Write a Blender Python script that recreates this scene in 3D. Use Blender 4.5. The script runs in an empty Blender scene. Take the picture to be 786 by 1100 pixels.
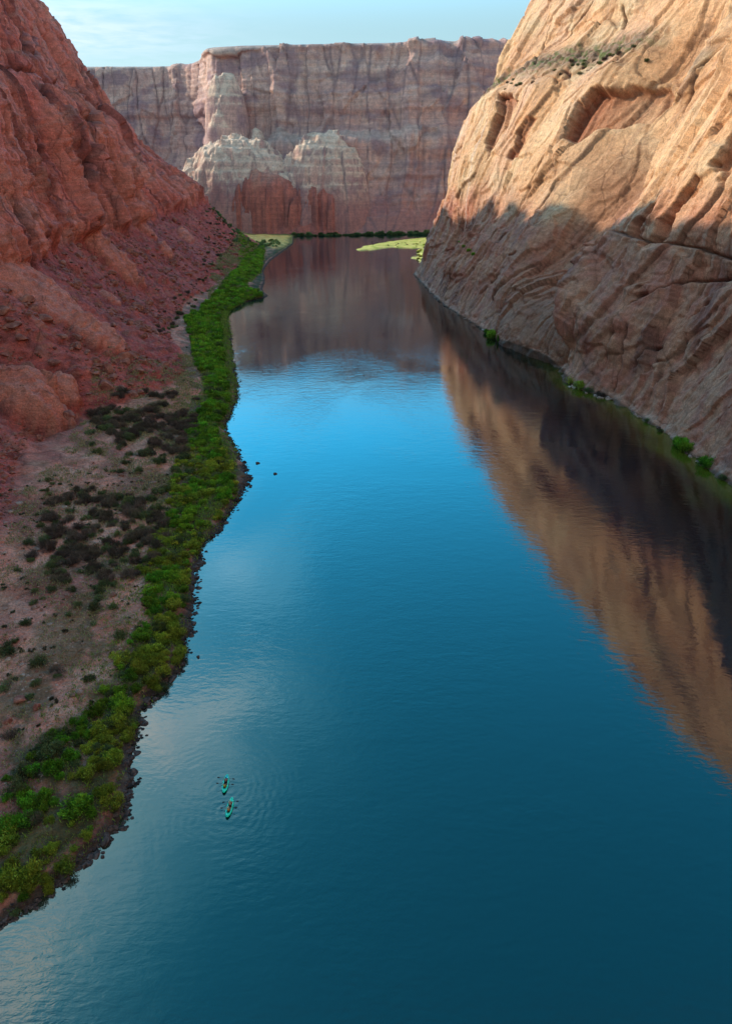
import bpy, bmesh, math, random
import numpy as np
from mathutils import Vector, Matrix
random.seed(7)
rng = np.random.default_rng(11)
sc = bpy.context.scene
col = sc.collection
PI = math.pi

# ------------------------------------------------------------------ camera
CAM_H, PITCH, FPX = 87.0, math.radians(25.0), 763.0      # drone height, tilt below the horizon, focal length for a 1100 px tall frame
cam_d = bpy.data.cameras.new('camera'); cam = bpy.data.objects.new('camera', cam_d); col.objects.link(cam)
cam.location = (0, 0, CAM_H); cam.rotation_euler = (PI/2 - PITCH, 0, 0)
cam_d.sensor_fit = 'VERTICAL'; cam_d.sensor_height = 24.0; cam_d.lens = 24.0*FPX/1100.0
cam_d.clip_start = 0.5; cam_d.clip_end = 30000
sc.camera = cam
CP, SP = math.cos(PITCH), math.sin(PITCH)
def at(px, py, z=0.0):
    """ground point seen at a photograph pixel, on the level z"""
    dx = (px-393)/FPX; dy = (550-py)/FPX
    t = (z-CAM_H)/(-SP+dy*CP)
    return dx*t, (CP+dy*SP)*t

# ------------------------------------------------------------------ noise (numpy)
def _h(ix, iy, seed):
    n = (ix.astype(np.int64)*374761393 + iy.astype(np.int64)*668265263 + seed*1442695041) & 0xFFFFFFFF
    n = ((n ^ (n >> 13))*1274126177) & 0xFFFFFFFF
    n = n ^ (n >> 16)
    return (n & 0xFFFF)/65535.0
_ga = np.linspace(0, 2*PI, 256, endpoint=False); _gx, _gy = np.cos(_ga), np.sin(_ga)
def gn(x, y, seed=0):
    x0 = np.floor(x); y0 = np.floor(y); fx = x-x0; fy = y-y0
    u = fx*fx*fx*(fx*(fx*6-15)+10); v = fy*fy*fy*(fy*(fy*6-15)+10)
    def c(i, j):
        k = (_h(x0+i, y0+j, seed)*255).astype(np.int32)
        return _gx[k]*(fx-i)+_gy[k]*(fy-j)
    a = c(0, 0); b = c(1, 0); d = c(0, 1); e = c(1, 1)
    return (a+(b-a)*u + ((d+(e-d)*u)-(a+(b-a)*u))*v)*1.5
def fbm(x, y, o=4, seed=0, g=0.5):
    r = 0; a = 1.0
    for i in range(o):
        r = r + a*gn(x, y, seed+i*17); x = x*2.03+5.1; y = y*2.03-3.7; a *= g
    return r
def ridge(x, y, o=3, seed=0):
    r = 0; a = 1.0
    for i in range(o):
        r = r + a*(1-2*np.abs(gn(x, y, seed+i*13))); x = x*2.07+1.3; y = y*2.07+2.1; a *= 0.5
    return r
def worley(x, y, seed=0):
    """F1, F2, random value of the nearest cell"""
    x0 = np.floor(x); y0 = np.floor(y)
    f1 = np.full(x.shape, 9.0); f2 = np.full(x.shape, 9.0); idr = np.zeros(x.shape)
    for i in (-1, 0, 1):
        for j in (-1, 0, 1):
            cx = x0+i; cy = y0+j
            px = cx+_h(cx, cy, seed); py = cy+_h(cx, cy, seed+101)
            d = np.hypot(px-x, py-y); r = _h(cx, cy, seed+211)
            m = d < f1
            f2 = np.where(m, f1, np.minimum(f2, d)); idr = np.where(m, r, idr); f1 = np.where(m, d, f1)
    return f1, f2, idr
def facets(x, y, seed=0):
    """broken rock: every irregular cell is a plane tilted its own way, with a sharp edge to the next; about -1..1"""
    x0 = np.floor(x); y0 = np.floor(y); f1 = np.full(x.shape, 9.0); out = np.zeros(x.shape)
    for i in (-1, 0, 1):
        for j in (-1, 0, 1):
            cx = x0+i; cy = y0+j
            dx = x-cx-_h(cx, cy, seed); dy = y-cy-_h(cx, cy, seed+101); d = dx*dx+dy*dy
            v = (_h(cx, cy, seed+211)-.5)*2.4*dx+(_h(cx, cy, seed+307)-.5)*2.0*dy+(_h(cx, cy, seed+401)-.5)*.8
            m = d < f1; out = np.where(m, v, out); f1 = np.where(m, d, f1)
    return out
def ss(a, b, x):
    t = np.clip((x-a)/(b-a), 0, 1); return t*t*(3-2*t)
def mixc(a, b, t):
    t = np.asarray(t)[..., None]; return a*(1-t)+np.asarray(b)*t
def C(*v): return np.array(v, dtype=float)

# ------------------------------------------------------------------ object helpers
def link(o, label=None, cat=None, group=None, kind=None, parent=None):
    col.objects.link(o)
    if parent: o.parent = parent
    if label: o['label'] = label
    if cat: o['category'] = cat
    if group: o['group'] = group
    if kind: o['kind'] = kind
    return o
def np_mesh(name, verts, faces, colr=None, smooth=True, mat=None, attrs=None):
    me = bpy.data.meshes.new(name)
    faces = np.asarray(faces, dtype=np.int32); k = faces.shape[1]
    me.vertices.add(len(verts)); me.vertices.foreach_set('co', np.asarray(verts, dtype=np.float32).ravel())
    me.loops.add(faces.size); me.loops.foreach_set('vertex_index', faces.ravel())
    me.polygons.add(len(faces)); me.polygons.foreach_set('loop_start', np.arange(0, faces.size, k, dtype=np.int32))
    me.polygons.foreach_set('use_smooth', np.full(len(faces), smooth))
    if colr is not None:
        a = me.color_attributes.new('Col', 'FLOAT_COLOR', 'POINT')
        c4 = np.ones((len(verts), 4), dtype=np.float32); c4[:, :3] = np.clip(colr, 0, 1)
        a.data.foreach_set('color', c4.ravel())
    for nm, arr in (attrs or {}).items():
        a = me.attributes.new(nm, 'FLOAT', 'POINT'); a.data.foreach_set('value', np.asarray(arr, dtype=np.float32).ravel())
    me.update(calc_edges=True)
    if mat: me.materials.append(mat)
    return me
def grid_faces(n, m):
    i = np.arange(n-1)[:, None]*m + np.arange(m-1)[None, :]
    return np.stack([i, i+1, i+m+1, i+m], -1).reshape(-1, 4)

# ------------------------------------------------------------------ materials
def new_mat(name):
    m = bpy.data.materials.new(name); m.use_nodes = True
    nt = m.node_tree; b = nt.nodes['Principled BSDF']
    return m, nt, b
def nd(nt, t, **kw):
    n = nt.nodes.new(t)
    for k, v in kw.items(): setattr(n, k, v)
    return n
def rock_mat(name, bump=1.0, bed=1.0, joints=1.0, scale=1.0, haze=0.0, hazecol=(0.42, 0.5, 0.75), rough=0.9, rubble=False):
    m, nt, b = new_mat(name); L = nt.links.new
    at_ = nd(nt, 'ShaderNodeAttribute', attribute_name='Col')
    tc = nd(nt, 'ShaderNodeTexCoord')
    # fine mottling
    n1 = nd(nt, 'ShaderNodeTexNoise'); n1.inputs['Scale'].default_value = 0.35*scale; n1.inputs['Detail'].default_value = 9; n1.inputs['Roughness'].default_value = 0.7
    L(tc.outputs['Object'], n1.inputs['Vector'])
    mr = nd(nt, 'ShaderNodeMapRange'); mr.inputs[1].default_value = 0.3; mr.inputs[2].default_value = 0.7; mr.inputs[3].default_value = 0.68; mr.inputs[4].default_value = 1.3
    L(n1.outputs['Fac'], mr.inputs[0])
    # thin bedding: noise squeezed along z
    mp = nd(nt, 'ShaderNodeMapping'); mp.inputs['Scale'].default_value = (0.05*scale, 0.03*scale, 0.9*scale); mp.inputs['Rotation'].default_value = (0.12, 0.06, 0)
    L(tc.outputs['Object'], mp.inputs['Vector'])
    n2 = nd(nt, 'ShaderNodeTexNoise'); n2.inputs['Scale'].default_value = 1.0; n2.inputs['Detail'].default_value = 6; n2.inputs['Roughness'].default_value = 0.65
    L(mp.outputs[0], n2.inputs['Vector'])
    mr2 = nd(nt, 'ShaderNodeMapRange'); mr2.inputs[1].default_value = 0.35; mr2.inputs[2].default_value = 0.65; mr2.inputs[3].default_value = 1-.15*bed; mr2.inputs[4].default_value = 1+.12*bed
    L(n2.outputs['Fac'], mr2.inputs[0])
    mul = nd(nt, 'ShaderNodeMath', operation='MULTIPLY'); L(mr.outputs[0], mul.inputs[0]); L(mr2.outputs[0], mul.inputs[1])
    n4 = nd(nt, 'ShaderNodeTexNoise'); n4.inputs['Scale'].default_value = 1.9*scale; n4.inputs['Detail'].default_value = 6; n4.inputs['Roughness'].default_value = .8; L(tc.outputs['Object'], n4.inputs['Vector'])
    mr4 = nd(nt, 'ShaderNodeMapRange'); mr4.inputs[1].default_value = .34; mr4.inputs[2].default_value = .62; mr4.inputs[3].default_value = .66; mr4.inputs[4].default_value = 1.26; L(n4.outputs['Fac'], mr4.inputs[0])
    mul4 = nd(nt, 'ShaderNodeMath', operation='MULTIPLY'); L(mul.outputs[0], mul4.inputs[0]); L(mr4.outputs[0], mul4.inputs[1]); mul = mul4
    # thin joints: two nets of irregular cells drawn out along the fall line, broken up by a patchy mask
    wn = nd(nt, 'ShaderNodeTexNoise'); wn.inputs['Scale'].default_value = .06*scale; wn.inputs['Detail'].default_value = 4; L(tc.outputs['Object'], wn.inputs['Vector'])
    wv = nd(nt, 'ShaderNodeVectorMath', operation='MULTIPLY_ADD'); L(wn.outputs['Color'], wv.inputs[0]); wv.inputs[1].default_value = (14/scale,)*3; L(tc.outputs['Object'], wv.inputs[2])
    prod = None
    for sc_, wd, thr in ((.045, .022, .50), (.14, .035, .60)):
        mp2 = nd(nt, 'ShaderNodeMapping'); mp2.inputs['Scale'].default_value = (sc_*scale, sc_*scale*1.0, sc_*scale*.38); mp2.inputs['Rotation'].default_value = (.25, 0, 0); L(wv.outputs[0], mp2.inputs['Vector'])
        vo = nd(nt, 'ShaderNodeTexVoronoi', feature='DISTANCE_TO_EDGE'); vo.inputs['Scale'].default_value = 1; L(mp2.outputs[0], vo.inputs['Vector'])
        ln = nd(nt, 'ShaderNodeMapRange'); ln.inputs[1].default_value = 0; ln.inputs[2].default_value = wd; ln.inputs[3].default_value = 0; ln.inputs[4].default_value = 1; L(vo.outputs['Distance'], ln.inputs[0])
        mk = nd(nt, 'ShaderNodeTexNoise'); mk.inputs['Scale'].default_value = sc_*scale*.9; mk.inputs['Detail'].default_value = 3; L(tc.outputs['Object'], mk.inputs['Vector'])
        mk2 = nd(nt, 'ShaderNodeMapRange'); mk2.inputs[1].default_value = thr-.06; mk2.inputs[2].default_value = thr+.06; mk2.inputs[3].default_value = 1; mk2.inputs[4].default_value = 0; L(mk.outputs['Fac'], mk2.inputs[0])
        mxx = nd(nt, 'ShaderNodeMath', operation='MAXIMUM'); L(ln.outputs[0], mxx.inputs[0]); L(mk2.outputs[0], mxx.inputs[1])
        if prod is None: prod = mxx.outputs[0]
        else:
            pm = nd(nt, 'ShaderNodeMath', operation='MULTIPLY'); L(prod, pm.inputs[0]); L(mxx.outputs[0], pm.inputs[1]); prod = pm.outputs[0]
    jr = nd(nt, 'ShaderNodeMapRange'); jr.inputs[3].default_value = 1-.62*joints; jr.inputs[4].default_value = 1; L(prod, jr.inputs[0])
    mulj = nd(nt, 'ShaderNodeMath', operation='MULTIPLY'); L(mul.outputs[0], mulj.inputs[0]); L(jr.outputs[0], mulj.inputs[1])
    vm = nd(nt, 'ShaderNodeVectorMath', operation='SCALE'); L(at_.outputs['Color'], vm.inputs[0]); L(mulj.outputs[0], vm.inputs['Scale'])
    last = vm.outputs[0]
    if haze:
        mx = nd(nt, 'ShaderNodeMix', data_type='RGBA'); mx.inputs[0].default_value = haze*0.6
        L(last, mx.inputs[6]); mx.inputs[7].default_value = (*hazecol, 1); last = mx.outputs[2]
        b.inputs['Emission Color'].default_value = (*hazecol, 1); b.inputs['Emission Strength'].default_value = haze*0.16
    L(last, b.inputs['Base Color'])
    b.inputs['Roughness'].default_value = rough; b.inputs['Specular IOR Level'].default_value = 0.15
    # relief
    n3 = nd(nt, 'ShaderNodeTexNoise'); n3.inputs['Scale'].default_value = 0.8*scale; n3.inputs['Detail'].default_value = 9; n3.inputs['Roughness'].default_value = 0.72
    L(tc.outputs['Object'], n3.inputs['Vector'])
    add = nd(nt, 'ShaderNodeMath', operation='MULTIPLY_ADD'); L(n2.outputs['Fac'], add.inputs[0]); add.inputs[1].default_value = 0.5*bed; L(n3.outputs['Fac'], add.inputs[2])
    h = add.outputs[0]
    jh = nd(nt, 'ShaderNodeMath', operation='MULTIPLY_ADD'); L(prod, jh.inputs[0]); jh.inputs[1].default_value = .7*joints; L(h, jh.inputs[2]); h = jh.outputs[0]
    if rubble:
        v = nd(nt, 'ShaderNodeTexVoronoi'); v.inputs['Scale'].default_value = 0.9*scale; v.inputs['Detail'].default_value = 2.0
        L(tc.outputs['Object'], v.inputs['Vector'])
        a2 = nd(nt, 'ShaderNodeMath', operation='MULTIPLY_ADD'); L(v.outputs['Distance'], a2.inputs[0]); a2.inputs[1].default_value = -0.9; L(h, a2.inputs[2]); h = a2.outputs[0]
    bp = nd(nt, 'ShaderNodeBump'); bp.inputs['Strength'].default_value = min(1, 0.8*bump); bp.inputs['Distance'].default_value = 1.1*bump/scale
    L(h, bp.inputs['Height']); L(bp.outputs[0], b.inputs['Normal'])
    return m
M_right = rock_mat('sunlit_sandstone', bump=0.8, bed=.4, joints=.5)
M_left = rock_mat('red_sandstone', bump=0.8, joints=.6, rubble=True)
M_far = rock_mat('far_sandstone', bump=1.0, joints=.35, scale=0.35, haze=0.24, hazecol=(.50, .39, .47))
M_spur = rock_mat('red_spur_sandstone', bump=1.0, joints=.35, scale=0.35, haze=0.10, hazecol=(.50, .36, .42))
M_stone = rock_mat('stone', bump=0.4, joints=0, scale=2.5)

# ------------------------------------------------------------------ canyon walls
def table(Y, st, vals, sig):
    """curve through stations, rounded"""
    f = np.linspace(st[0], st[-1], 2400); v = np.interp(f, st, vals)
    if sig > 0:
        k = int(3*sig/(f[1]-f[0]))+1; w = np.exp(-0.5*((np.arange(-k, k+1)*(f[1]-f[0]))/sig)**2); w /= w.sum()
        v = np.convolve(np.pad(v, k, mode='edge'), w, mode='valid')
    return np.interp(Y, f, v)
def stations(y0, y1, fn):
    r = [y0]
    while r[-1] < y1: r.append(r[-1]+fn(r[-1]))
    return np.array(r)
def base_surface(u, levels, rows, axis='x', soft=2):
    """levels: list of (across array over u, z array over u); returns P[i,j,3], s[i,j] (length along the profile), t (level number)"""
    A = np.stack([l[0] for l in levels], 1); Z = np.stack([l[1]+0*u for l in levels], 1)
    t = np.concatenate([np.linspace(k, k+1, r, endpoint=False) for k, r in enumerate(rows)]+[[len(rows)]])
    k = np.minimum(t.astype(int), len(rows)-1); f = t-k
    a = A[:, k]*(1-f)+A[:, k+1]*f; z = Z[:, k]*(1-f)+Z[:, k+1]*f
    for _ in range(soft):                                          # round the corners of the profile
        w = 9
        ker = np.ones(w)/w
        core = np.apply_along_axis(lambda q: np.convolve(np.pad(q, w//2, mode='edge'), ker, mode='valid'), 1, a)
        corez = np.apply_along_axis(lambda q: np.convolve(np.pad(q, w//2, mode='edge'), ker, mode='valid'), 1, z)
        a[:, 8:-8] = core[:, 8:-8]; z[:, 8:-8] = corez[:, 8:-8]
    U = np.broadcast_to(u[:, None], a.shape)
    P = np.stack([a, U, z], -1) if axis == 'x' else np.stack([U, a, z], -1)
    ds = np.sqrt(np.diff(a, axis=1)**2+np.diff(z, axis=1)**2)
    s = np.concatenate([np.zeros((len(u), 1)), np.cumsum(ds, 1)], 1)
    return P, s, np.broadcast_to(t, a.shape)
def normals(P, sign):
    du = np.gradient(P, axis=0); dv = np.gradient(P, axis=1)
    n = np.cross(du, dv)*sign
    return n/np.maximum(np.linalg.norm(n, axis=-1, keepdims=True), 1e-9)
def to_px(P):
    x, y, z = P[..., 0], P[..., 1], P[..., 2]-CAM_H
    d = y*CP - z*SP; d = np.where(d > 1, d, 1e9)
    return 393+FPX*x/d, 550-FPX*(y*SP+z*CP)/d, d
class Survey:
    """reads a photograph pixel back to the wall's own coordinates: u along the river, s up the profile"""
    def __init__(self, P, s, u):
        self.px, self.py, self.d = to_px(P); self.s = s; self.u = np.broadcast_to(u[:, None], s.shape)
    def pick(self, x, y):
        q = (self.px-x)**2+(self.py-y)**2
        m = q < max(9.0, q.min()*2)
        i = np.argmin(np.where(m, self.d+q*3, 1e9)); return self.u.flat[i], self.s.flat[i]
    def line(self, pts): return np.array([self.pick(*p) for p in pts])
def dist_line(u, s, L, far=90):
    """distance to a polyline, looked up only in its neighbourhood"""
    L = np.asarray(L); m = (u > L[:, 0].min()-far) & (u < L[:, 0].max()+far) & (s > L[:, 1].min()-far) & (s < L[:, 1].max()+far)
    b = np.full(u.shape, 1e9); sd = np.zeros(u.shape); ps = np.zeros(u.shape)
    if m.any(): b[m], sd[m], ps[m] = _dist_line(u[m], s[m], L)
    return b, sd, ps
def _dist_line(u, s, L):
    """distance to a polyline, signed side (+ left of travel), position along"""
    best = np.full(u.shape, 1e9); side = np.zeros(u.shape); pos = np.zeros(u.shape)
    n = len(L)-1
    for k in range(n):
        ax, ay = L[k]; bx, by = L[k+1]; vx, vy = bx-ax, by-ay; l2 = vx*vx+vy*vy+1e-9
        t = np.clip(((u-ax)*vx+(s-ay)*vy)/l2, 0, 1)
        d = np.hypot(u-ax-t*vx, s-ay-t*vy); m = d < best
        best = np.where(m, d, best); pos = np.where(m, (k+t)/n, pos)
        side = np.where(m, np.sign(vx*(s-ay)-vy*(u-ax)), side)
    return best, side, pos
def inside(u, s, L):
    r = np.zeros(u.shape, bool); n = len(L)
    for k in range(n):
        ax, ay = L[k]; bx, by = L[(k+1) % n]
        c = ((ay > s) != (by > s)) & (u < (bx-ax)*(s-ay)/((by-ay) if by != ay else 1e-9)+ax)
        r ^= c
    return r
def poly_depth(u, s, L, soft):
    d, _, _ = dist_line(u, s, np.vstack([L, L[:1]]))
    return ss(0, soft, np.where(inside(u, s, L), d, 0))
def finish_wall(name, P, n, D, colr, mat, label):
    Q = P+n*D[..., None]
    me = np_mesh(name, Q.reshape(-1, 3), grid_faces(*Q.shape[:2]), colr.reshape(-1, 3), mat=mat)
    link(bpy.data.objects.new(name, me), label=label, kind='structure')
    return Q

# ================= right wall
uR = np.concatenate([np.arange(-500, 150, 4.0), stations(150, 1000, lambda y: 0.14+0.00135*y), np.arange(1010, 1500, 25.0)])
stR = [-500, 0, 120, 207, 233, 269, 302, 325, 350, 375, 420, 470, 555, 650, 723, 760, 790, 830, 900, 1100, 1500]
XR = {   # bank and wall positions at each station
 0:   [150, 125, 120, 116, 114, 113, 109, 98, 100, 100, 82, 75, 62, 55, 52, 50, 52, 80, 150, 230, 300],
 12:  [156, 131, 126, 121, 119, 118, 114, 106, 106, 106, 88, 81, 67, 60, 57, 56, 59, 90, 165, 250, 340],
 50:  [170, 148, 142, 135, 133, 132, 128, 121, 122, 128, 122, 104, 88, 76, 72, 71, 76, 112, 190, 280, 380],
 100: [188, 166, 160, 152, 151, 150, 146, 139, 141, 152, 150, 132, 110, 88, 80, 79, 92, 135, 215, 310, 410],
 150: [203, 184, 177, 169, 168, 168, 166, 158, 162, 174, 171, 158, 140, 105, 95, 92, 112, 155, 240, 330, 440],
 168: [208, 190, 183, 174, 174, 175, 174, 168, 171, 182, 180, 174, 162, 130, 118, 114, 134, 172, 255, 340, 450],
 185: [220, 205, 197, 189, 189, 190, 190, 186, 187, 190, 190, 188, 180, 152, 131, 122, 142, 182, 262, 350, 460],
 240: [250, 238, 230, 220, 220, 221, 222, 221, 221, 220, 213, 207, 200, 178, 158, 150, 162, 200, 280, 370, 480],
 300: [286, 275, 266, 257, 258, 261, 264, 265, 265, 258, 244, 232, 222, 210, 200, 192, 205, 235, 310, 400, 510]}
sg = 7
lv = [(table(uR, stR, np.array(XR[0])-9, 3), -9.0)]
for z in (0, 12, 50, 100, 150, 168, 185, 240, 300): lv.append((table(uR, stR, XR[z], 3 if z < 5 else sg), z))
lv.append((table(uR, stR, XR[300], 30)+120, 316.0)); lv.append((table(uR, stR, XR[300], 30)+3500, 330.0))
PR, sR, tR = base_surface(uR, lv, [12, 34, 90, 105, 100, 44, 36, 85, 85, 14, 6])
nR = normals(PR, 1.0)
if nR[len(uR)//2, 200, 0] > 0: nR = -nR
U = PR[..., 1]; S = sR; Zr = PR[..., 2]
svR = Survey(PR, sR, uR)
def right_wall():
    fin_edge = svR.line([(613, 398), (640, 340), (668, 280), (690, 230), (722, 155), (750, 92), (786, 20)])
    # -- large form
    wu = U+10*fbm(U/70, S/90, 3, 3); ws = S+10*fbm(U/60+9, S/60, 3, 4)
    D = 8*fbm(U/130, S/150, 2, 21)+1.6*fbm(wu/42, ws/60, 2, 22)
    # sheets of rock peeled off one behind the other: curved, sharp edged steps
    def sheets(x, y, n, seed, w=.10):
        q = fbm(x, y, 3, seed)*n; f = np.floor(q); return f+ss(0, w, q-f)
    D += 1.7*sheets(wu/85+.2*ws/85, ws/80, 2.3, 23, .14)
    big_f = facets(wu/34+.12*ws/34, ws/95, 35); D += 3.2*big_f
    # slabs split off along steep joints
    f1, f2, r = worley(wu/26+0.12*ws/26, ws/85, 31)
    e1 = f2-f1
    D += (r-0.5)*3.4*ss(0.0, 0.045, e1) - 1.2*(1-ss(0.0, 0.035, e1))
    f1, f2, r2 = worley(wu/11+0.10*ws/11, ws/30, 32)
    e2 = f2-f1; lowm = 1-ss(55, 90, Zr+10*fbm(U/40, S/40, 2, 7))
    k2 = 0.35+0.65*lowm
    D += 1.5*k2*facets(wu/12+.1*ws/12, ws/32, 36)+.55*k2*facets(wu/4.5+.1*ws/4.5, ws/9, 37)
    D += ((r2-0.5)*.8*ss(0, 0.06, e2) - 0.4*(1-ss(0, 0.05, e2)))*k2
    gk = np.abs(gn(wu/24+.10*ws/24, ws/210, 33)); D -= 1.4*(1-ss(0, .018, gk))*ss(-.1, .3, gn(wu/60, ws/80, 34))
    D += k2*0.28*fbm(wu/9, ws/12, 4, 41)+0.25*fbm(U/2.5, S/2.5, 3, 42)
    # bedding ledges
    zz = Zr+2.5*fbm(U/80, S/80, 2, 51)
    D += 0.16*np.tanh(4*gn(zz/3.1, U/160, 52))*(.3+.7*lowm)+0.8*np.tanh(5*gn(zz/14.0, U/300, 53))*(0.15+0.7*lowm)
    domeL = svR.line([(556, 240), (590, 185), (650, 118), (700, 66), (760, 10), (800, 30), (722, 155), (690, 232), (640, 250)])
    dome = poly_depth(U, S, domeL, 22)
    D = D*(1-.62*dome)+(.35*fbm(wu/9, ws/7, 4, 25)+1.2*fbm(wu/60, ws/18, 3, 26))*dome
    D *= .22+.78*ss(0, 30, Zr)
    # -- fin standing in front of the recessed dome
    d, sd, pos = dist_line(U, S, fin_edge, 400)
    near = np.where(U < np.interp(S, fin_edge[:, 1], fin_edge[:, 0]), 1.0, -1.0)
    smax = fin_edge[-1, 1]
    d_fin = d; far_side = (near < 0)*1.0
    fade = 1-ss(smax*0.95, smax*1.3, S)
    D += (.12+.88*ss(0, 30, Zr))*fade*np.where(near > 0, 7*np.exp(-d/24), -25*(.3+.7*ss(30, 85, S))*ss(0, 1.6, d)*(1-ss(40, 112, d)))
    # -- readings of the joints and hollows of the photograph
    red = np.zeros(U.shape); dark = np.zeros(U.shape)
    def crack(pts, w, dep, step=0.0):
        nonlocal D
        w *= .6; step *= 1.6
        L = svR.line(pts); d, s_, p = dist_line(U+1.2*fbm(U/6, S/6, 2, 61), S, L)
        taper = ss(0, 0.12, p)*(1-ss(0.88, 1, p))+0.15
        D = D-dep*np.exp(-(d/w)**2)*taper
        if step: D = D+step*s_*np.exp(-d/(w*6))*taper
        np.maximum(dark, 0.8*np.exp(-(d/(w*0.9))**2)*taper, out=dark)
    def hollow(pts, dep, soft, rd=1.0):
        nonlocal D
        L = svR.line(pts); a = poly_depth(U+4*fbm(U/17, S/15, 4, 71), S+3*fbm(U/15, S/14, 4, 72), L, soft*.7)
        lo, hi = L[:, 0].min(), L[:, 0].max(); rp = np.clip((U-lo)/(hi-lo+1e-6), 0, 1)
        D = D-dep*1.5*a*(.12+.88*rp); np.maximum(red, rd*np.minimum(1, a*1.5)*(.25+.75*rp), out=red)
    hollow([(519, 176), (521, 150), (533, 118), (538, 98), (548, 98), (552, 108), (543, 128), (533, 155)], 7, 3)
    hollow([(538, 172), (556, 150), (568, 128), (578, 128), (572, 140), (556, 166), (543, 172)], 5, 3)
    hollow([(598, 158), (608, 132), (622, 108), (640, 92), (690, 70), (694, 76), (676, 98), (664, 112), (648, 122), (622, 144)], 9, 4)
    hollow([(632, 238), (650, 224), (676, 212), (688, 214), (682, 236), (668, 244), (640, 243)], 10, 4, 0.8)
    hollow([(774, 190), (778, 160), (790, 110), (800, 120), (796, 190), (784, 205)], 9, 3)
    hollow([(744, 170), (752, 150), (764, 138), (760, 156), (750, 174)], 5, 2)
    hollow([(585, 88), (603, 84), (602, 74), (612, 70), (610, 84), (600, 90)], 4, 3)
    hollow([(700, 265), (722, 232), (758, 186), (766, 192), (740, 224), (716, 258), (702, 272)], 6, 2.2, 0.5)
    hollow([(688, 258), (706, 230), (742, 182), (745, 186), (722, 218), (704, 248), (692, 264)], 5, 2.0, 0.5)
    crack([(565, 236), (580, 214), (598, 186)], 1.2, 3)
    crack([(600, 48), (618, 30), (640, 0)], 1.5, 4); crack([(575, 72), (582, 50), (592, 20)], 1.5, 4); crack([(668, 30), (672, 8)], 2, 4)
    crack([(614, 395), (634, 350)], 1.2, 4, 0.6)
    crack([(545, 372), (580, 325), (614, 286), (660, 262), (672, 250)], 1.4, 3.4, 1.2)
    crack([(500, 300), (530, 262), (560, 232)], 1.3, 2.6); crack([(470, 270), (500, 240)], 1.0, 2)
    crack([(510, 320), (545, 280), (560, 272)], 1.2, 2.2); crack([(650, 400), (690, 330), (742, 300), (786, 296)], 1.3, 3, 0.8)
    crack([(700, 455), (724, 395), (740, 340), (760, 322)], 1.1, 3.4, 0.8); crack([(658, 425), (690, 350)], 1.2, 2.2, 0.6)
    crack([(680, 400), (700, 376), (712, 374)], 1.0, 2.2); crack([(690, 324), (704, 318)], 1.2, 3)
    crack([(740, 130), (760, 80), (786, 50)], 1.4, 3); crack([(700, 190), (724, 130), (745, 95)], 1.0, 2.2)
    crack([(676, 262), (720, 264), (786, 278), (830, 280)], 1.1, 2.4, 1.2)
    # rounded buttress at the foot of the dome
    c = svR.pick(600, 330); q = ((U-c[0])/58)**2+((S-c[1])/36)**2
    D += 12*np.sqrt(np.clip(1-q, 0, 1))
    # brushy ledge strewn with blocks
    led = np.exp(-((Zr-167)/7)**2)*ss(480, 540, U)
    D += led*1.6*fbm(U/5, S/5, 4, 81)
    # waterline: blocky foot
    foot = np.exp(-(np.maximum(Zr, 0)/7)**2)
    D += foot*1.6*fbm(U/7, S/7, 4, 91)
    D *= ss(-9, -2, Zr)*(1-0.75*ss(300, 308, Zr))
    # -- colour
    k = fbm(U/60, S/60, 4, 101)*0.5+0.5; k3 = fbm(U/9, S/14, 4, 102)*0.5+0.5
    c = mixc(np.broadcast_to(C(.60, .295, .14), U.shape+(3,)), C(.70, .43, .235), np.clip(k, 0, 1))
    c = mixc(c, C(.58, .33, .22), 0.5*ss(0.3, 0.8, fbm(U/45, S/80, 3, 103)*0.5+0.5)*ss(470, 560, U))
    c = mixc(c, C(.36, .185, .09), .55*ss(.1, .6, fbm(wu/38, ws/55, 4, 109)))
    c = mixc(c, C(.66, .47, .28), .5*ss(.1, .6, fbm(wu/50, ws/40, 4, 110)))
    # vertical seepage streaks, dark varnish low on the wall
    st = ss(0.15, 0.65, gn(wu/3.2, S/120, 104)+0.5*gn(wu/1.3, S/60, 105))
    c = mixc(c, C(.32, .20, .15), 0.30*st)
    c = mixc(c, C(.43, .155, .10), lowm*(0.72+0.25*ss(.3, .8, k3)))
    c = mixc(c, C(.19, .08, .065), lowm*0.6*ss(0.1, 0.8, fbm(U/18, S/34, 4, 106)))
    c = mixc(c, C(.62, .50, .44), 0.45*ss(0.2, 0.6, gn(U/9, S/200, 107))*ss(600, 690, U)*(1-ss(130, 150, Zr))*ss(40, 60, Zr))
    c = mixc(c, C(.30, .135, .08), .75*(1-ss(45, 120, d_fin))*(far_side)*(1-ss(115, 165, S)))  # shade painted in brown on the recessed dome beside the fin
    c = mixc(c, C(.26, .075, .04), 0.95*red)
    c = mixc(c, C(.07, .035, .03), dark*0.9)
    c = mixc(c, C(.10, .06, .045), 0.55*(1-ss(0, .05, e1))*0.7+0.3*(1-ss(0, .06, e2))*lowm)
    c = mixc(c, C(.24, .15, .10), np.clip(led*(0.75+0.6*k3), 0, 1)); c = mixc(c, C(.13, .14, .05), led*ss(0.0, .5, fbm(U/6, S/4, 3, 108)))
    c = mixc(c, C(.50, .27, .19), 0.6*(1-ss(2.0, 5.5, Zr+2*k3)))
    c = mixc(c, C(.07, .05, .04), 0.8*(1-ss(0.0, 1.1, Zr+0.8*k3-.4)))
    c = mixc(c, C(.33, .2, .12), ss(301, 306, Zr))
    return D, c
DR, cR = right_wall()
QR = finish_wall('right_canyon_wall', PR, nR, DR, cR, M_right, 'sandstone canyon wall on the right bank, sunlit above and shaded at its foot')

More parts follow.
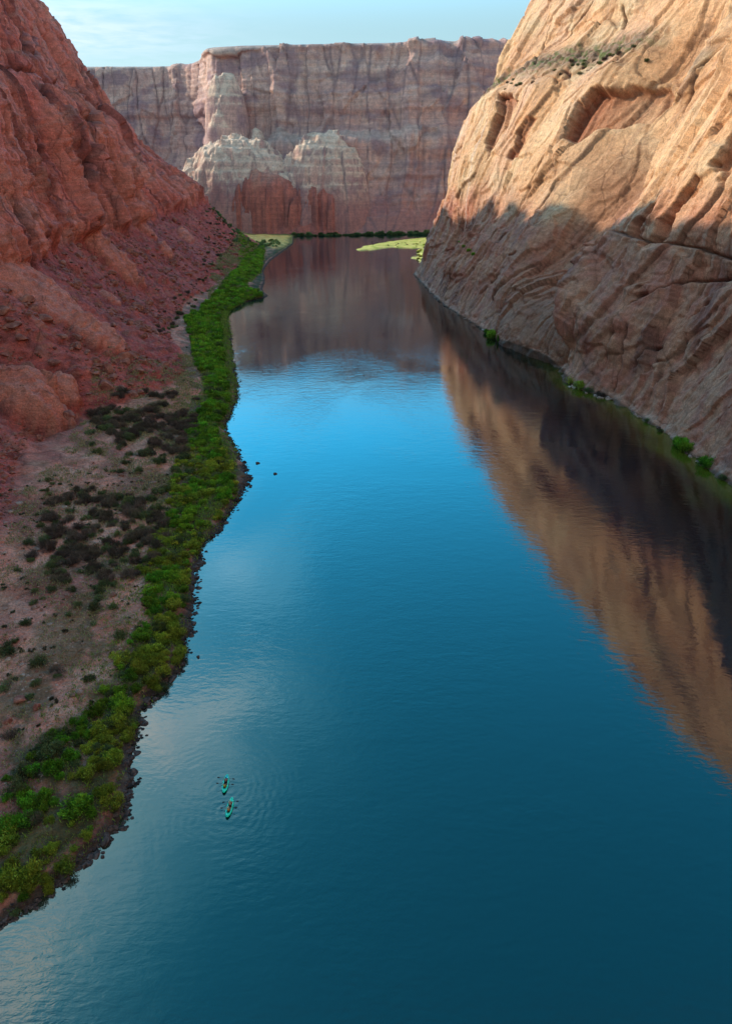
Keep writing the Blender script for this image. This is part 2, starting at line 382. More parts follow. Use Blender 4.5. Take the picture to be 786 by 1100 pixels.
# ================= left wall
uL = np.concatenate([np.arange(-700, 30, 6.0), stations(30, 1130, lambda y: 0.12+0.0021*y), np.arange(1140, 1900, 12.0)])
stL = [-700, -200, 0, 30, 61, 66, 72, 81, 93, 102, 118, 137, 159, 180, 207, 228, 263, 310, 419, 533, 585, 612, 640, 723, 800, 901, 1050, 1152, 1358, 1500, 1900]
bank = [-190, -150, -100, -70, -47, -42, -38, -36, -40, -40, -36, -39, -43, -40, -37, -42, -55, -57, -79, -101, -94, -81, -90, -98, -110, -115, -112, -110, -128, -200, -420]
st2 = [-700, -200, 60, 100, 135, 180, 220, 250, 290, 330, 370, 420, 533, 612, 723, 820, 900, 1000, 1060, 1110, 1170, 1250, 1400, 1900]
T2 = {
 'toe':  ([-235, -200, -100, -95, -88, -98, -114, -108, -84, -84, -98, -118, -132, -130, -128, -134, -142, -140, -146, -180, -260, -360, -500, -800], [7, 7, 7, 7, 8, 8, 9, 9, 8, 7, 7, 7, 7, 7, 7, 7, 6, 6, 6, 5, 5, 5, 5, 5]),
 'tmid': ([-265, -230, -128, -124, -120, -130, -140, -137, -118, -122, -132, -145, -158, -158, -160, -163, -162, -158, -170, -215, -300, -400, -540, -840], [24, 24, 24, 24, 24, 24, 24, 25, 26, 26, 26, 26, 27, 27, 27, 27, 26, 26, 24, 18, 15, 15, 15, 15]),
 'ttop': ([-300, -265, -158, -153, -152, -158, -166, -164, -154, -157, -163, -172, -182, -187, -196, -198, -194, -192, -206, -260, -350, -450, -590, -890], [50, 50, 48, 46, 46, 46, 46, 48, 52, 50, 50, 54, 54, 52, 52, 56, 60, 62, 55, 40, 35, 35, 35, 35]),
 'c95':  ([-318, -283, -175, -172, -172, -176, -183, -182, -174, -176, -180, -187, -197, -204, -214, -220, -222, -226, -246, -300, -390, -490, -630, -930], 98),
 'c135': ([-335, -300, -193, -190, -190, -193, -199, -198, -191, -192, -194, -201, -211, -219, -230, -240, -248, -266, -290, -345, -430, -530, -670, -970], 136),
 'c146': ([-352, -320, -214, -211, -210, -213, -218, -217, -212, -211, -213, -219, -228, -237, -250, -258, -264, -280, -308, -365, -450, -550, -690, -990], 146),
 'c220': ([-385, -350, -248, -245, -244, -246, -249, -249, -246, -245, -247, -251, -258, -266, -282, -298, -309, -328, -352, -410, -490, -590, -730, -1030], 222),
 'c300': ([-425, -390, -292, -290, -289, -291, -292, -292, -291, -290, -291, -295, -304, -315, -334, -350, -363, -384, -410, -465, -545, -645, -785, -1085], 300)}
sL = 14
bk = table(uL, stL, bank, 2.5)+(1.3*fbm(uL/9, uL*0, 3, 881)+.5*fbm(uL/2.2, uL*0, 2, 882))*(uL < 1100)
bkS = table(uL, stL, bank, 12)
lv = [(bk+9, -7.0), (bk+0.5, -0.5), (bk-1.0, 0.7)]
tx, tz = T2['toe']; toe = np.minimum(table(uL, st2, tx, sL), bk-9)
lv.append((bk-3.4, 2.0)); lv.append((toe, table(uL, st2, tz, sL)))
for kx in ('tmid', 'ttop', 'c95', 'c135', 'c146', 'c220', 'c300'):
    a, z = T2[kx]; a = [v-(0 if q < 650 else (6 if kx == 'tmid' else 12 if kx == 'ttop' else 22)*min(1, (q-500)/350)) for v, q in zip(a, st2)]; z = table(uL, st2, z, sL) if isinstance(z, list) else float(z)
    lv.append((table(uL, st2, a, sL), z))
lv.append((table(uL, st2, T2['c300'][0], 40)-150, 312.0)); lv.append((table(uL, st2, T2['c300'][0], 40)-4500, 325.0))
PL, sLn, tL = base_surface(uL, lv, [6, 10, 14, 150, 90, 80, 80, 70, 26, 95, 85, 12, 6], soft=1)
nL = normals(PL, 1.0)
if nL[len(uL)//2, 400, 0] < 0: nL = -nL
svL = Survey(PL, sLn, uL)
def left_wall():
    U = PL[..., 1]; S = sLn; Z = PL[..., 2]; X = PL[..., 0]
    t = tL
    terr = ss(2.6, 3.2, t)*(1-ss(3.85, 4.05, t)); cliff = ss(5.92, 6.12, t+0.10*fbm(U/22, S/40, 3, 9))
    talus = ss(3.85, 4.05, t)*(1-cliff)
    wu = U+6*fbm(U/80, S/160, 3, 203); ws = S+10*fbm(U/60+9, S/60, 3, 204)
    # cliff: leaning ribs, slabs and joints
    Dc = 8*fbm(U/110, S/180, 2, 221)+3.5*(ridge(wu/62, ws/300, 2, 222)-0.3)
    q = fbm(wu/48+.10*ws/60, ws/230, 3, 223)*3.2; fq = np.floor(q); Dc += 2.2*(fq+ss(0, .06, q-fq))
    q = fbm(wu/18+.08*ws/20, ws/110, 3, 224)*2.4; fq = np.floor(q); Dc += .7*(fq+ss(0, .14, q-fq))
    f1, f2, r = worley(wu/26, ws/230, 231); e1 = f2-f1
    Dc += 6.0*facets(wu/30, ws/150, 235)+2.6*facets(wu/11, ws/42, 236)+.9*facets(wu/4, ws/11, 237)
    Dc += (r-0.5)*4.5*ss(0, .05, e1)-3.0*(1-ss(0, .045, e1))
    f1, f2, r2 = worley(wu/11, ws/60, 232); e2 = f2-f1
    Dc += (r2-.5)*1.2*ss(0, .06, e2)-.8*(1-ss(0, .05, e2))
    gk = np.abs(gn(wu/21, ws/300, 233)); gk2 = np.abs(gn(wu/8, ws/130, 234)); Dc -= 9.0*(1-ss(0, .11, gk))+1.8*(1-ss(0, .09, gk2))
    Dc += .9*np.tanh(7*gn((Z+4*fbm(U/60, U*0, 2, 8))/22.0, U/500, 254))
    Dc += .45*fbm(wu/12, ws/26, 4, 241)+0.35*fbm(U/3, S/3, 3, 242)
    zz = Z+3*fbm(U/80, S/80, 2, 251)
    Dc += 0.5*np.tanh(4*gn(zz/4.1, U/160, 252))+0.7*np.tanh(5*gn(zz/17.0, U/300, 253))
    # talus: gullies and fans, rubble
    Dt = 4.5*fbm(U/70, S/130, 3, 261)+1.5*fbm(wu/14, S/40, 3, 262)+0.55*fbm(U/4, S/4, 4, 263)
    fr1, fr2, rr = worley(U/2.6, S/2.6, 264)
    Dt += 0.8*np.clip(0.42-fr1, 0, 1)*(rr > 0.55)*2.0
    fr1, fr2, rb = worley(U/8, S/8, 265)
    Dt += .5*facets(U/7, S/7, 266)+1.3*facets(U/24, S/16, 267)*ss(.1, .5, fbm(U/40, S/40, 2, 268))
    Dt += 3.0*np.clip(0.36-fr1, 0, 1)*(rb > 0.72)*2.0
    De = 0.9*fbm(U/24, S/18, 4, 271)+0.18*fbm(U/2, S/2, 3, 272)
    D = Dc*cliff+Dt*talus+De*terr
    out = np.zeros(U.shape); dark = np.zeros(U.shape)
    def knob(px, py, ru, rs, h, p=0.5):
        """bedrock knob standing out of the scree"""
        nonlocal D
        cu, cs = svL.pick(px, py)
        q = ((U-cu)/ru)**2+((S-cs)/rs)**2+0.35*fbm(U/(ru*.6), S/(rs*.6), 3, int(px))
        a = np.clip(1-q, 0, 1)**p
        D = D+h*a; np.maximum(out, np.minimum(1, a*2.2), out=out)
    knob(28, 425, 13, 17, 11, .45); knob(66, 418, 7, 9, 8, .45); knob(105, 368, 13, 13, 7); knob(118, 322, 8, 7, 3.5)
    knob(12, 300, 24, 44, 8, .9); knob(80, 222, 16, 60, 8); knob(135, 215, 22, 34, 10); knob(178, 268, 10, 9, 4)
    knob(200, 252, 18, 10, 4); knob(105, 160, 26, 40, 10); knob(190, 205, 30, 22, 8)
    def crack(pts, w, dep, step=0.0):
        nonlocal D
        L = svL.line(pts); d, s_, p = dist_line(U+1.2*fbm(U/6, S/6, 2, 61), S, L)
        taper = ss(0, 0.12, p)*(1-ss(0.88, 1, p))+0.1
        D = D-dep*np.exp(-(d/w)**2)*taper
        if step: D = D+step*s_*np.exp(-d/(w*5))*taper
        np.maximum(dark, np.exp(-(d/w)**2)*taper, out=dark)
    crack([(62, 82), (78, 130), (92, 190), (112, 240)], 2.6, 10, 2.0)
    crack([(20, 110), (50, 190), (80, 270)], 1.8, 5, 1.0); crack([(0, 140), (30, 215), (56, 292)], 2.0, 6, 1.2)
    crack([(38, 95), (62, 165), (92, 262)], 1.5, 5, 1.0); crack([(0, 92), (50, 96), (84, 108), (120, 150)], 1.8, 4, 1.8)
    crack([(12, 5), (18, 60)], 3, 8, 2); crack([(36, 30), (34, 66)], 2, 6, 1.5); crack([(0, 190), (18, 240), (40, 292)], 2.0, 7, 1.4)
    crack([(60, 40), (95, 110), (120, 160)], 2, 4, 1); crack([(128, 180), (150, 215), (166, 245)], 2, 4, 1)
    D *= ss(-7, -1, Z)*(1-0.7*ss(299, 306, Z))
    sh = np.clip((t-2.0), 0, 1); D *= (0.15+0.85*ss(0, 1, sh))
    # colour
    k = np.clip(fbm(U/50, S/70, 4, 301)*0.5+0.5, 0, 1); k3 = np.clip(fbm(U/7, S/9, 4, 302)*0.5+0.5, 0, 1)
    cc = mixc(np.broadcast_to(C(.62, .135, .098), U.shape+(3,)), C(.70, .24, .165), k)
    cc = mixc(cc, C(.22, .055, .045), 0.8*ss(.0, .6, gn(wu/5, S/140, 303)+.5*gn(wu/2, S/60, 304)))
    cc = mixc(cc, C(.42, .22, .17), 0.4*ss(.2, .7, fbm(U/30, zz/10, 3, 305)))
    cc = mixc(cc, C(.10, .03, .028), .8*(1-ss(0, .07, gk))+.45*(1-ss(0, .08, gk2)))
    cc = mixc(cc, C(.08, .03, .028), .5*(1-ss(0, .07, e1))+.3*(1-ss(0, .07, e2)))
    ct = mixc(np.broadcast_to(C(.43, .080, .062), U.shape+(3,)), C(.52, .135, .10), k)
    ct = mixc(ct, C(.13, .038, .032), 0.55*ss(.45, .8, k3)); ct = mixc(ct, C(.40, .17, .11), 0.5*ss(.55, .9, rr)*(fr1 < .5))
    # terrace soil: pink sand, tan grass litter, olive ground cover
    ce = mixc(np.broadcast_to(C(.64, .18, .11), U.shape+(3,)), C(.70, .34, .22), k3)
    ce = mixc(ce, C(.36, .11, .08), ss(.4, .8, fbm(U/30, S/20, 3, 311)*.5+.5)*0.8)
    veg = ss(.42, .62, fbm(U/14, S/10, 4, 312)*.5+.5)*0.75
    ce = mixc(ce, C(.085, .085, .035), veg*(0.35+.65*ss(-40, -14, -(np.abs(X-bk[:, None])))))
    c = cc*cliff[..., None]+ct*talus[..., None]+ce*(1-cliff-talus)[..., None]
    c = mixc(c, C(.66, .22, .14), out*(0.55+.4*k3)*(talus+.4*cliff+.3*terr))
    c = mixc(c, C(.06, .022, .02), dark*.6)
    gs = np.abs(X-bk[:, None])
    c = mixc(c, C(.22, .24, .07), ss(980, 1060, U)*(t < 4.0)*.8)
    c = mixc(c, C(.035, .055, .012), (1-ss(4, 15, gs+6*fbm(U/12, S/8, 3, 313)))*ss(2.3, 3.0, t)*(1-ss(1250, 1330, U))*.85)
    c = mixc(c, C(.09, .055, .04), (1-ss(2.0, 2.8, t+.3*fbm(U/3, S/2, 2, 314))))
    # scrub along the rim
    c = mixc(c, C(.07, .07, .03), ss(.0, .5, fbm(U/9, S/9, 3, 315))*ss(296, 301, Z)*.8)
    return D, c, talus, cliff, terr, out
DL, cL, talL, clL, teL, outL = left_wall()
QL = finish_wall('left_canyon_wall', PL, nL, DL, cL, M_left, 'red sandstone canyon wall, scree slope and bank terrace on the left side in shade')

# ================= far wall
uF = np.arange(-1500, 1100, 2.2)
stF = [-1500, -700, -520, -440, -390, -345, -320, -300, -240, -180, -100, -40, 40, 120, 200, 320, 1100]
YF = {
 'base': ([1500, 1490, 1500, 1480, 1470, 1460, 1440, 1425, 1400, 1385, 1372, 1372, 1376, 1386, 1400, 1450, 1700], 2),
 'tal':  ([1560, 1550, 1555, 1560, 1550, 1530, 1500, 1450, 1428, 1412, 1400, 1402, 1406, 1414, 1426, 1476, 1730], 26),
 'l1':   ([1740, 1730, 1735, 1735, 1720, 1600, 1530, 1480, 1458, 1445, 1432, 1430, 1434, 1438, 1448, 1500, 1750], 90),
 'l2':   ([1790, 1780, 1785, 1785, 1765, 1660, 1570, 1520, 1492, 1475, 1460, 1454, 1454, 1454, 1464, 1516, 1770], 150),
 'b':    ([1800, 1800, 1800, 1800, 1780, 1680, 1590, 1545, 1532, 1530, 1515, 1500, 1482, 1474, 1480, 1532, 1790], 168),
 'u1':   ([1825, 1825, 1825, 1825, 1805, 1700, 1604, 1560, 1548, 1546, 1534, 1520, 1506, 1498, 1502, 1556, 1815], 250),
 'u2':   ([1850, 1850, 1850, 1850, 1830, 1740, 1625, 1585, 1572, 1570, 1560, 1552, 1545, 1540, 1545, 1600, 1850], 321)}
lv = [(table(uF, stF, np.array(YF['base'][0])-25, 12), -6.0)]
for kx in YF: lv.append((table(uF, stF, YF[kx][0], 9), float(YF[kx][1])))
lv.append((table(uF, stF, YF['u2'][0], 60)+200, 330.0)); lv.append((table(uF, stF, YF['u2'][0], 60)+6000, 350.0))
PF, sF, tF = base_surface(uF, lv, [6, 14, 34, 30, 14, 40, 34, 10, 6], axis='y', soft=1)
nF = normals(PF, 1.0)
if nF[len(uF)//2, 60, 1] > 0: nF = -nF
def far_colour(U, S, Z, wu, e):
    k = np.clip(fbm(U/90, Z/60, 4, 401)*.5+.5, 0, 1)
    c = mixc(np.broadcast_to(C(.50, .25, .185), U.shape+(3,)), C(.68, .42, .30), k)
    c = mixc(c, C(.20, .12, .13), .36*ss(.0, .6, gn(wu/9, S/160, 402)+.6*gn(wu/4, S/60, 403)))
    c = mixc(c, C(.22, .12, .13), .7*ss(.05, .5, fbm(U/55, Z/45, 4, 407)))
    c = mixc(c, C(.70, .42, .30), .5*ss(.15, .6, fbm(U/70, Z/30, 4, 408)))
    c = mixc(c, C(.23, .13, .12), .5*ss(.1, .6, gn(U/500, (Z+4*fbm(U/150, Z/90, 2, 5))/17, 404)))
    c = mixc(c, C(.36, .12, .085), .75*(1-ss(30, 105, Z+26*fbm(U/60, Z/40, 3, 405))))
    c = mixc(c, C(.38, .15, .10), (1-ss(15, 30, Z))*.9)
    return mixc(c, C(.10, .06, .06), .6*(1-ss(0, .09, e)))
def far_wall():
    U = PF[..., 0]; S = sF; Z = PF[..., 2]
    wu = U+9*fbm(U/150, S/150, 3, 411)
    up = ss(3.9, 4.6, tF)
    D = 22*fbm(U/190, S/500, 2, 421)+4.5*(ridge(wu/60, S/500, 3, 422)-.3)*ss(1.6, 2.6, tF)
    f1, f2, r = worley(wu/34, S/240, 431); e = f2-f1
    D += ((r-.5)*9*ss(0, .06, e)-2.0*(1-ss(0, .05, e)))*ss(1.8, 2.4, tF)
    D += (9*facets(wu/58, S/140, 445)+3.5*facets(wu/20, S/45, 446))*ss(1.6, 2.4, tF)+1.0*fbm(U/14, S/30, 4, 441)
    D += 0.8*np.tanh(5*gn(Z/9, U/400, 442))+3.0*np.tanh(8*gn(Z/34, U/900, 443))*ss(2.2, 3, tF)
    D *= ss(-6, 0, Z)*(1-.97*ss(308, 320, Z))*(0.12+.88*ss(1.0, 1.8, tF))
    c = far_colour(U, S, Z, wu, e)
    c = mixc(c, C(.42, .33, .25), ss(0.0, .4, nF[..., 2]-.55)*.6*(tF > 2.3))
    c = mixc(c, C(.2, .16, .1), ss(320, 325, Z))
    return D, c
DF, cF = far_wall()
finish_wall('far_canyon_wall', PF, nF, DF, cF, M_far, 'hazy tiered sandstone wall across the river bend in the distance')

# mounds and promontory in front of the far wall: one height sheet per mound
def mound(name, label, x0, x1, y0, y1, step, hfun):
    xs = np.arange(x0, x1, step); ys = np.arange(y0, y1, step)
    X, Y = np.meshgrid(xs, ys, indexing='ij')
    Z = hfun(X, Y)
    e = worley(X/20, Z/60, 77)
    gx, gy = np.gradient(Z, step); sl = np.hypot(gx, gy)
    c = far_colour(X, Z, Z, X+15*fbm(X/90, Z/90, 3, 6), (e[1]-e[0]))
    c = mixc(c, C(.80, .57, .38), (1-ss(1.2, 4.2, sl))*ss(40, 90, Z)*.9)
    if 'promontory' in name: c = mixc(np.broadcast_to(C(.50, .15, .10), X.shape+(3,)), C(.24, .085, .075), .6*ss(-.3, .5, fbm(X/9, Z/50, 4, 9)))
    if 'promontory' in name: c = mixc(c, C(.56, .30, .20), .7*ss(72, 108, Z+14*fbm(X/18, Z/30, 3, 12)))
    me = np_mesh(name, np.stack([X, Y, Z], -1).reshape(-1, 3), grid_faces(*X.shape), c.reshape(-1, 3), mat=M_spur if 'promontory' in name else M_far)
    link(bpy.data.objects.new(name, me), label=label, kind='structure')
def ell(X, Y, cx, cy, rx, ry, h, p, rot=0.0):
    c, s = math.cos(rot), math.sin(rot); x = (X-cx)*c+(Y-cy)*s; y = -(X-cx)*s+(Y-cy)*c
    q = (np.abs(x/rx)**2.4+np.abs(y/ry)**2.4)
    return h*np.clip(1-q, 0, 1)**p
def h_dome(X, Y):
    w = fbm(X/40, Y/40, 4, 501)
    z = ell(X+10*w, Y+8*w, -232, 1450, 132, 105, 166, .62)
    z = np.maximum(z, ell(X, Y, -272, 1500, 34, 40, 215, .42)+6*w)
    z = np.maximum(z, ell(X, Y, -262, 1530, 46, 50, 275, .3)+8*w)
    z = np.maximum(z, ell(X, Y, -205, 1510, 26, 40, 182, .42)+5*w)
    z += 2*fbm(X/14, Y/14, 4, 502)+7*facets(X/34, Y/34, 504)+3*facets(X/13, Y/13, 505)
    return z-8+2.0*np.tanh(4*gn(z/7, X/200, 503))
mound('pale_rock_dome', 'pale rounded slickrock dome with pinnacles in front of the far wall', -380, -90, 1330, 1600, 1.6, h_dome)
def h_ridge(X, Y):
    w = fbm(X/45, Y/45, 4, 511)
    z = ell(X+10*w, Y+8*w, -75, 1445, 105, 85, 172, .8, 0.25)
    z = np.maximum(z, ell(X, Y, -150, 1420, 90, 60, 112, .5, 0.2)+5*w)
    z += 1.6*(ridge(X/22, Y/60, 3, 513)-.3)+1.5*fbm(X/12, Y/12, 4, 512)+8*facets(X/40, Y/40, 515)+3*facets(X/13, Y/13, 516)
    return z-8+1.6*np.tanh(4*gn(z/6, X/200, 514))
mound('pale_rock_ridge', 'pale sloping slickrock ridge at the middle of the far wall', -260, 30, 1340, 1540, 1.6, h_ridge)
def h_prom(X, Y):
    w = fbm(X/30, Y/30, 4, 521)
    y = Y+10*facets(X/30, Y/60, 522)+4*facets(X/11, Y/30, 524)+8*fbm(X/60, X*0, 2, 525)
    z = ell(X+14*w, y, -182, 1390, 78, 46, 104+7*w, .34)
    z = np.maximum(z, ell(X+12*w, y, -105, 1402, 88, 40, 84+8*w, .40))
    t = ell(X, Y, -150, 1395, 125, 58, 42, 1.0)
    return np.maximum(z+2*fbm(X/10, Y/10, 4, 523), t+2*w)-5
mound('red_promontory', 'fluted dark red sandstone promontory at the foot of the far wall', -290, -10, 1300, 1480, 1.3, h_prom)

# ================= sand bar
def sheet(name, label, outline_px, z, h, mat, colr, step=1.6):
    L = np.array([at(*p) for p in outline_px])
    x0, y0 = L.min(0)-6; x1, y1 = L.max(0)+6
    X, Y = np.meshgrid(np.arange(x0, x1, step), np.arange(y0, y1, step), indexing='ij')
    w = 6*fbm(X/16, Y/26, 4, 601)
    d, _, _ = dist_line(X+w, Y+w, np.vstack([L, L[:1]])); i = inside(X+w, Y+w, L)
    Z = np.where(i, h*ss(0, 7, d), -1.2*ss(0, 5, d))+z+np.where(i, .25*fbm(X/4, Y/6, 3, 602)*ss(0, 5, d), 0)
    me = np_mesh(name, np.stack([X, Y, Z], -1).reshape(-1, 3), grid_faces(*X.shape), colr(X, Y, Z).reshape(-1, 3), mat=mat)
    return link(bpy.data.objects.new(name, me), label=label, kind='structure')
M_soil = rock_mat('river_soil', bump=.3, joints=0, scale=1.5)
sheet('sand_bar', 'sunlit grassy sand bar reaching into the bend from the right', [(383, 269), (392, 264), (415, 260), (440, 257), (475, 254), (500, 256), (500, 266), (462, 285), (450, 283), (444, 277), (452, 267), (420, 266), (400, 269)], -.05, 1.3, M_soil,
      lambda X, Y, Z: mixc(mixc(np.broadcast_to(C(.52, .46, .13), X.shape+(3,)), C(.36, .38, .07), ss(-.3, .5, fbm(X/9, Y/22, 4, 603))), C(.16, .12, .07), 1-ss(.0, .4, Z)))

# ------------------------------------------------------------------ river
KA = [at(242.4, 843), at(246.8, 868.5)]
def water_mat():
    m, nt, b = new_mat('river_water'); L = nt.links.new
    tc = nd(nt, 'ShaderNodeTexCoord')
    at_ = nd(nt, 'ShaderNodeAttribute', attribute_name='Col')
    L(at_.outputs['Color'], b.inputs['Base Color'])
    b.inputs['Roughness'].default_value = 0.035; b.inputs['IOR'].default_value = 1.85
    b.inputs['Specular Tint'].default_value = (1, .88, .62, 1)
    def wave(sx, sy, rot, detail, dist_=0.0):
        mp = nd(nt, 'ShaderNodeMapping'); mp.inputs['Scale'].default_value = (sx, sy, 1); mp.inputs['Rotation'].default_value = (0, 0, rot)
        L(tc.outputs['Object'], mp.inputs['Vector'])
        n = nd(nt, 'ShaderNodeTexNoise'); n.inputs['Scale'].default_value = 1; n.inputs['Detail'].default_value = detail; n.inputs['Roughness'].default_value = .55; n.inputs['Distortion'].default_value = dist_
        L(mp.outputs[0], n.inputs['Vector']); return n.outputs['Fac']
    def math_(op, a, b_, c_=None):
        n = nd(nt, 'ShaderNodeMath', operation=op)
        for i, v in enumerate((a, b_, c_)):
            if v is None: continue
            if isinstance(v, (int, float)): n.inputs[i].default_value = v
            else: L(v, n.inputs[i])
        return n.outputs[0]
    w1 = wave(.55, 1.15, .25, 3, .4); w2 = wave(.16, .34, -.2, 2, .3); patch = wave(.018, .011, .1, 3, .8)
    fine = wave(2.1, 3.6, -.3, 2)
    # wind patches: calmer and livelier reaches
    mr = nd(nt, 'ShaderNodeMapRange'); mr.inputs[1].default_value = .40; mr.inputs[2].default_value = .64; mr.inputs[3].default_value = .35; mr.inputs[4].default_value = 1.3; L(patch, mr.inputs[0])
    h = math_('MULTIPLY_ADD', w2, 1.6, math_('MULTIPLY_ADD', fine, .16, w1))
    h = math_('MULTIPLY', h, mr.outputs[0])
    # riffle below the bend
    sep = nd(nt, 'ShaderNodeSeparateXYZ'); L(tc.outputs['Object'], sep.inputs[0])
    # rings spreading from the boats
    acc = None
    wob = wave(.25, .25, 0, 2)
    for (kx, ky), wl, r0 in ((KA[0], 1.15, 6.5), (KA[1], 1.25, 9.0)):
        ln = nd(nt, 'ShaderNodeVectorMath', operation='DISTANCE'); L(tc.outputs['Object'], ln.inputs[0]); ln.inputs[1].default_value = (kx, ky-1.0, 0)
        dd = math_('MULTIPLY_ADD', wob, 2.2, ln.outputs['Value'])
        sn = math_('SINE', math_('MULTIPLY', dd, 2*PI/wl), 0)
        fo = math_('MULTIPLY', math_('EXPONENT', math_('MULTIPLY', ln.outputs['Value'], -1/r0), 0), 1)
        v = math_('MULTIPLY', sn, fo); acc = v if acc is None else math_('ADD', acc, v)
    mod = wave(.12, .12, .5, 1)
    mrm = nd(nt, 'ShaderNodeMapRange'); mrm.inputs[1].default_value = .35; mrm.inputs[2].default_value = .6; mrm.inputs[3].default_value = .2; mrm.inputs[4].default_value = 1; L(mod, mrm.inputs[0])
    acc = math_('MULTIPLY', acc, mrm.outputs[0])
    h = math_('MULTIPLY_ADD', acc, .11, h)
    bp = nd(nt, 'ShaderNodeBump'); bp.inputs['Strength'].default_value = 1; bp.inputs['Distance'].default_value = .030
    L(h, bp.inputs['Height']); L(bp.outputs[0], b.inputs['Normal'])
    return m
M_water = water_mat()
def river():
    ys = np.concatenate([np.arange(-1500, 20, 40.0), np.arange(20, 500, 2.0), np.arange(500, 1700, 8.0), [1800, 2400]])
    xs = np.concatenate([[-2500, -1200, -600, -300], np.arange(-200, 260, 2.0), [300, 500, 900, 2000]])
    X, Y = np.meshgrid(xs, ys, indexing='ij')
    bl = np.interp(Y, uL, bk); br = np.interp(Y, uR, table(uR, stR, XR[0], 3))
    dl = X-bl; dr = br-X
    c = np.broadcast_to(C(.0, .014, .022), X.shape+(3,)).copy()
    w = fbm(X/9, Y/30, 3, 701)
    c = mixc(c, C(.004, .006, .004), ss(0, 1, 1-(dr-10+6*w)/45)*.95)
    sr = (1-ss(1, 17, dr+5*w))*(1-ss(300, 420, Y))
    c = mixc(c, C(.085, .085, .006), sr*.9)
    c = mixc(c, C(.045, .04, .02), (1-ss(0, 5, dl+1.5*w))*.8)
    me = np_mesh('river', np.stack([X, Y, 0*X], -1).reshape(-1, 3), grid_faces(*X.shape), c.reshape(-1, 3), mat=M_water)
    link(bpy.data.objects.new('river', me), label='smooth deep blue river water mirroring the sky and the canyon walls', kind='structure')
river()
# ------------------------------------------------------------------ plants and stones
def leaf_mat(name, trans=.25, rough=.6):
    m, nt, b = new_mat(name); L = nt.links.new
    a = nd(nt, 'ShaderNodeAttribute', attribute_name='Col'); oi = nd(nt, 'ShaderNodeObjectInfo')
    tc = nd(nt, 'ShaderNodeTexCoord'); n = nd(nt, 'ShaderNodeTexNoise'); n.inputs['Scale'].default_value = 1.4; n.inputs['Detail'].default_value = 3
    L(tc.outputs['Object'], n.inputs['Vector'])
    mr = nd(nt, 'ShaderNodeMapRange'); mr.inputs[1].default_value = 0; mr.inputs[2].default_value = 1; mr.inputs[3].default_value = .55; mr.inputs[4].default_value = 1.3
    L(oi.outputs['Random'], mr.inputs[0])
    mr2 = nd(nt, 'ShaderNodeMapRange'); mr2.inputs[1].default_value = .35; mr2.inputs[2].default_value = .65; mr2.inputs[3].default_value = .75; mr2.inputs[4].default_value = 1.25
    L(n.outputs['Fac'], mr2.inputs[0])
    mu = nd(nt, 'ShaderNodeMath', operation='MULTIPLY'); L(mr.outputs[0], mu.inputs[0]); L(mr2.outputs[0], mu.inputs[1])
    hs_ = nd(nt, 'ShaderNodeHueSaturation'); L(a.outputs['Color'], hs_.inputs['Color']); L(mu.outputs[0], hs_.inputs['Value'])
    mh = nd(nt, 'ShaderNodeMapRange'); mh.inputs[3].default_value = .475; mh.inputs[4].default_value = .53
    fr = nd(nt, 'ShaderNodeMath', operation='FRACT'); m7 = nd(nt, 'ShaderNodeMath', operation='MULTIPLY'); m7.inputs[1].default_value = 7.31
    L(oi.outputs['Random'], m7.inputs[0]); L(m7.outputs[0], fr.inputs[0]); L(fr.outputs[0], mh.inputs[0]); L(mh.outputs[0], hs_.inputs['Hue'])
    L(hs_.outputs[0], b.inputs['Base Color']); b.inputs['Roughness'].default_value = rough; b.inputs['Specular IOR Level'].default_value = .2
    if trans:
        tr = nd(nt, 'ShaderNodeBsdfTranslucent'); L(hs_.outputs[0], tr.inputs['Color'])
        ms = nd(nt, 'ShaderNodeMixShader'); ms.inputs[0].default_value = trans
        out = nt.nodes['Material Output']; L(b.outputs[0], ms.inputs[1]); L(tr.outputs[0], ms.inputs[2]); L(ms.outputs[0], out.inputs['Surface'])
    return m
M_leaf = leaf_mat('leaves'); M_twig = leaf_mat('dry_twigs', 0, .85)
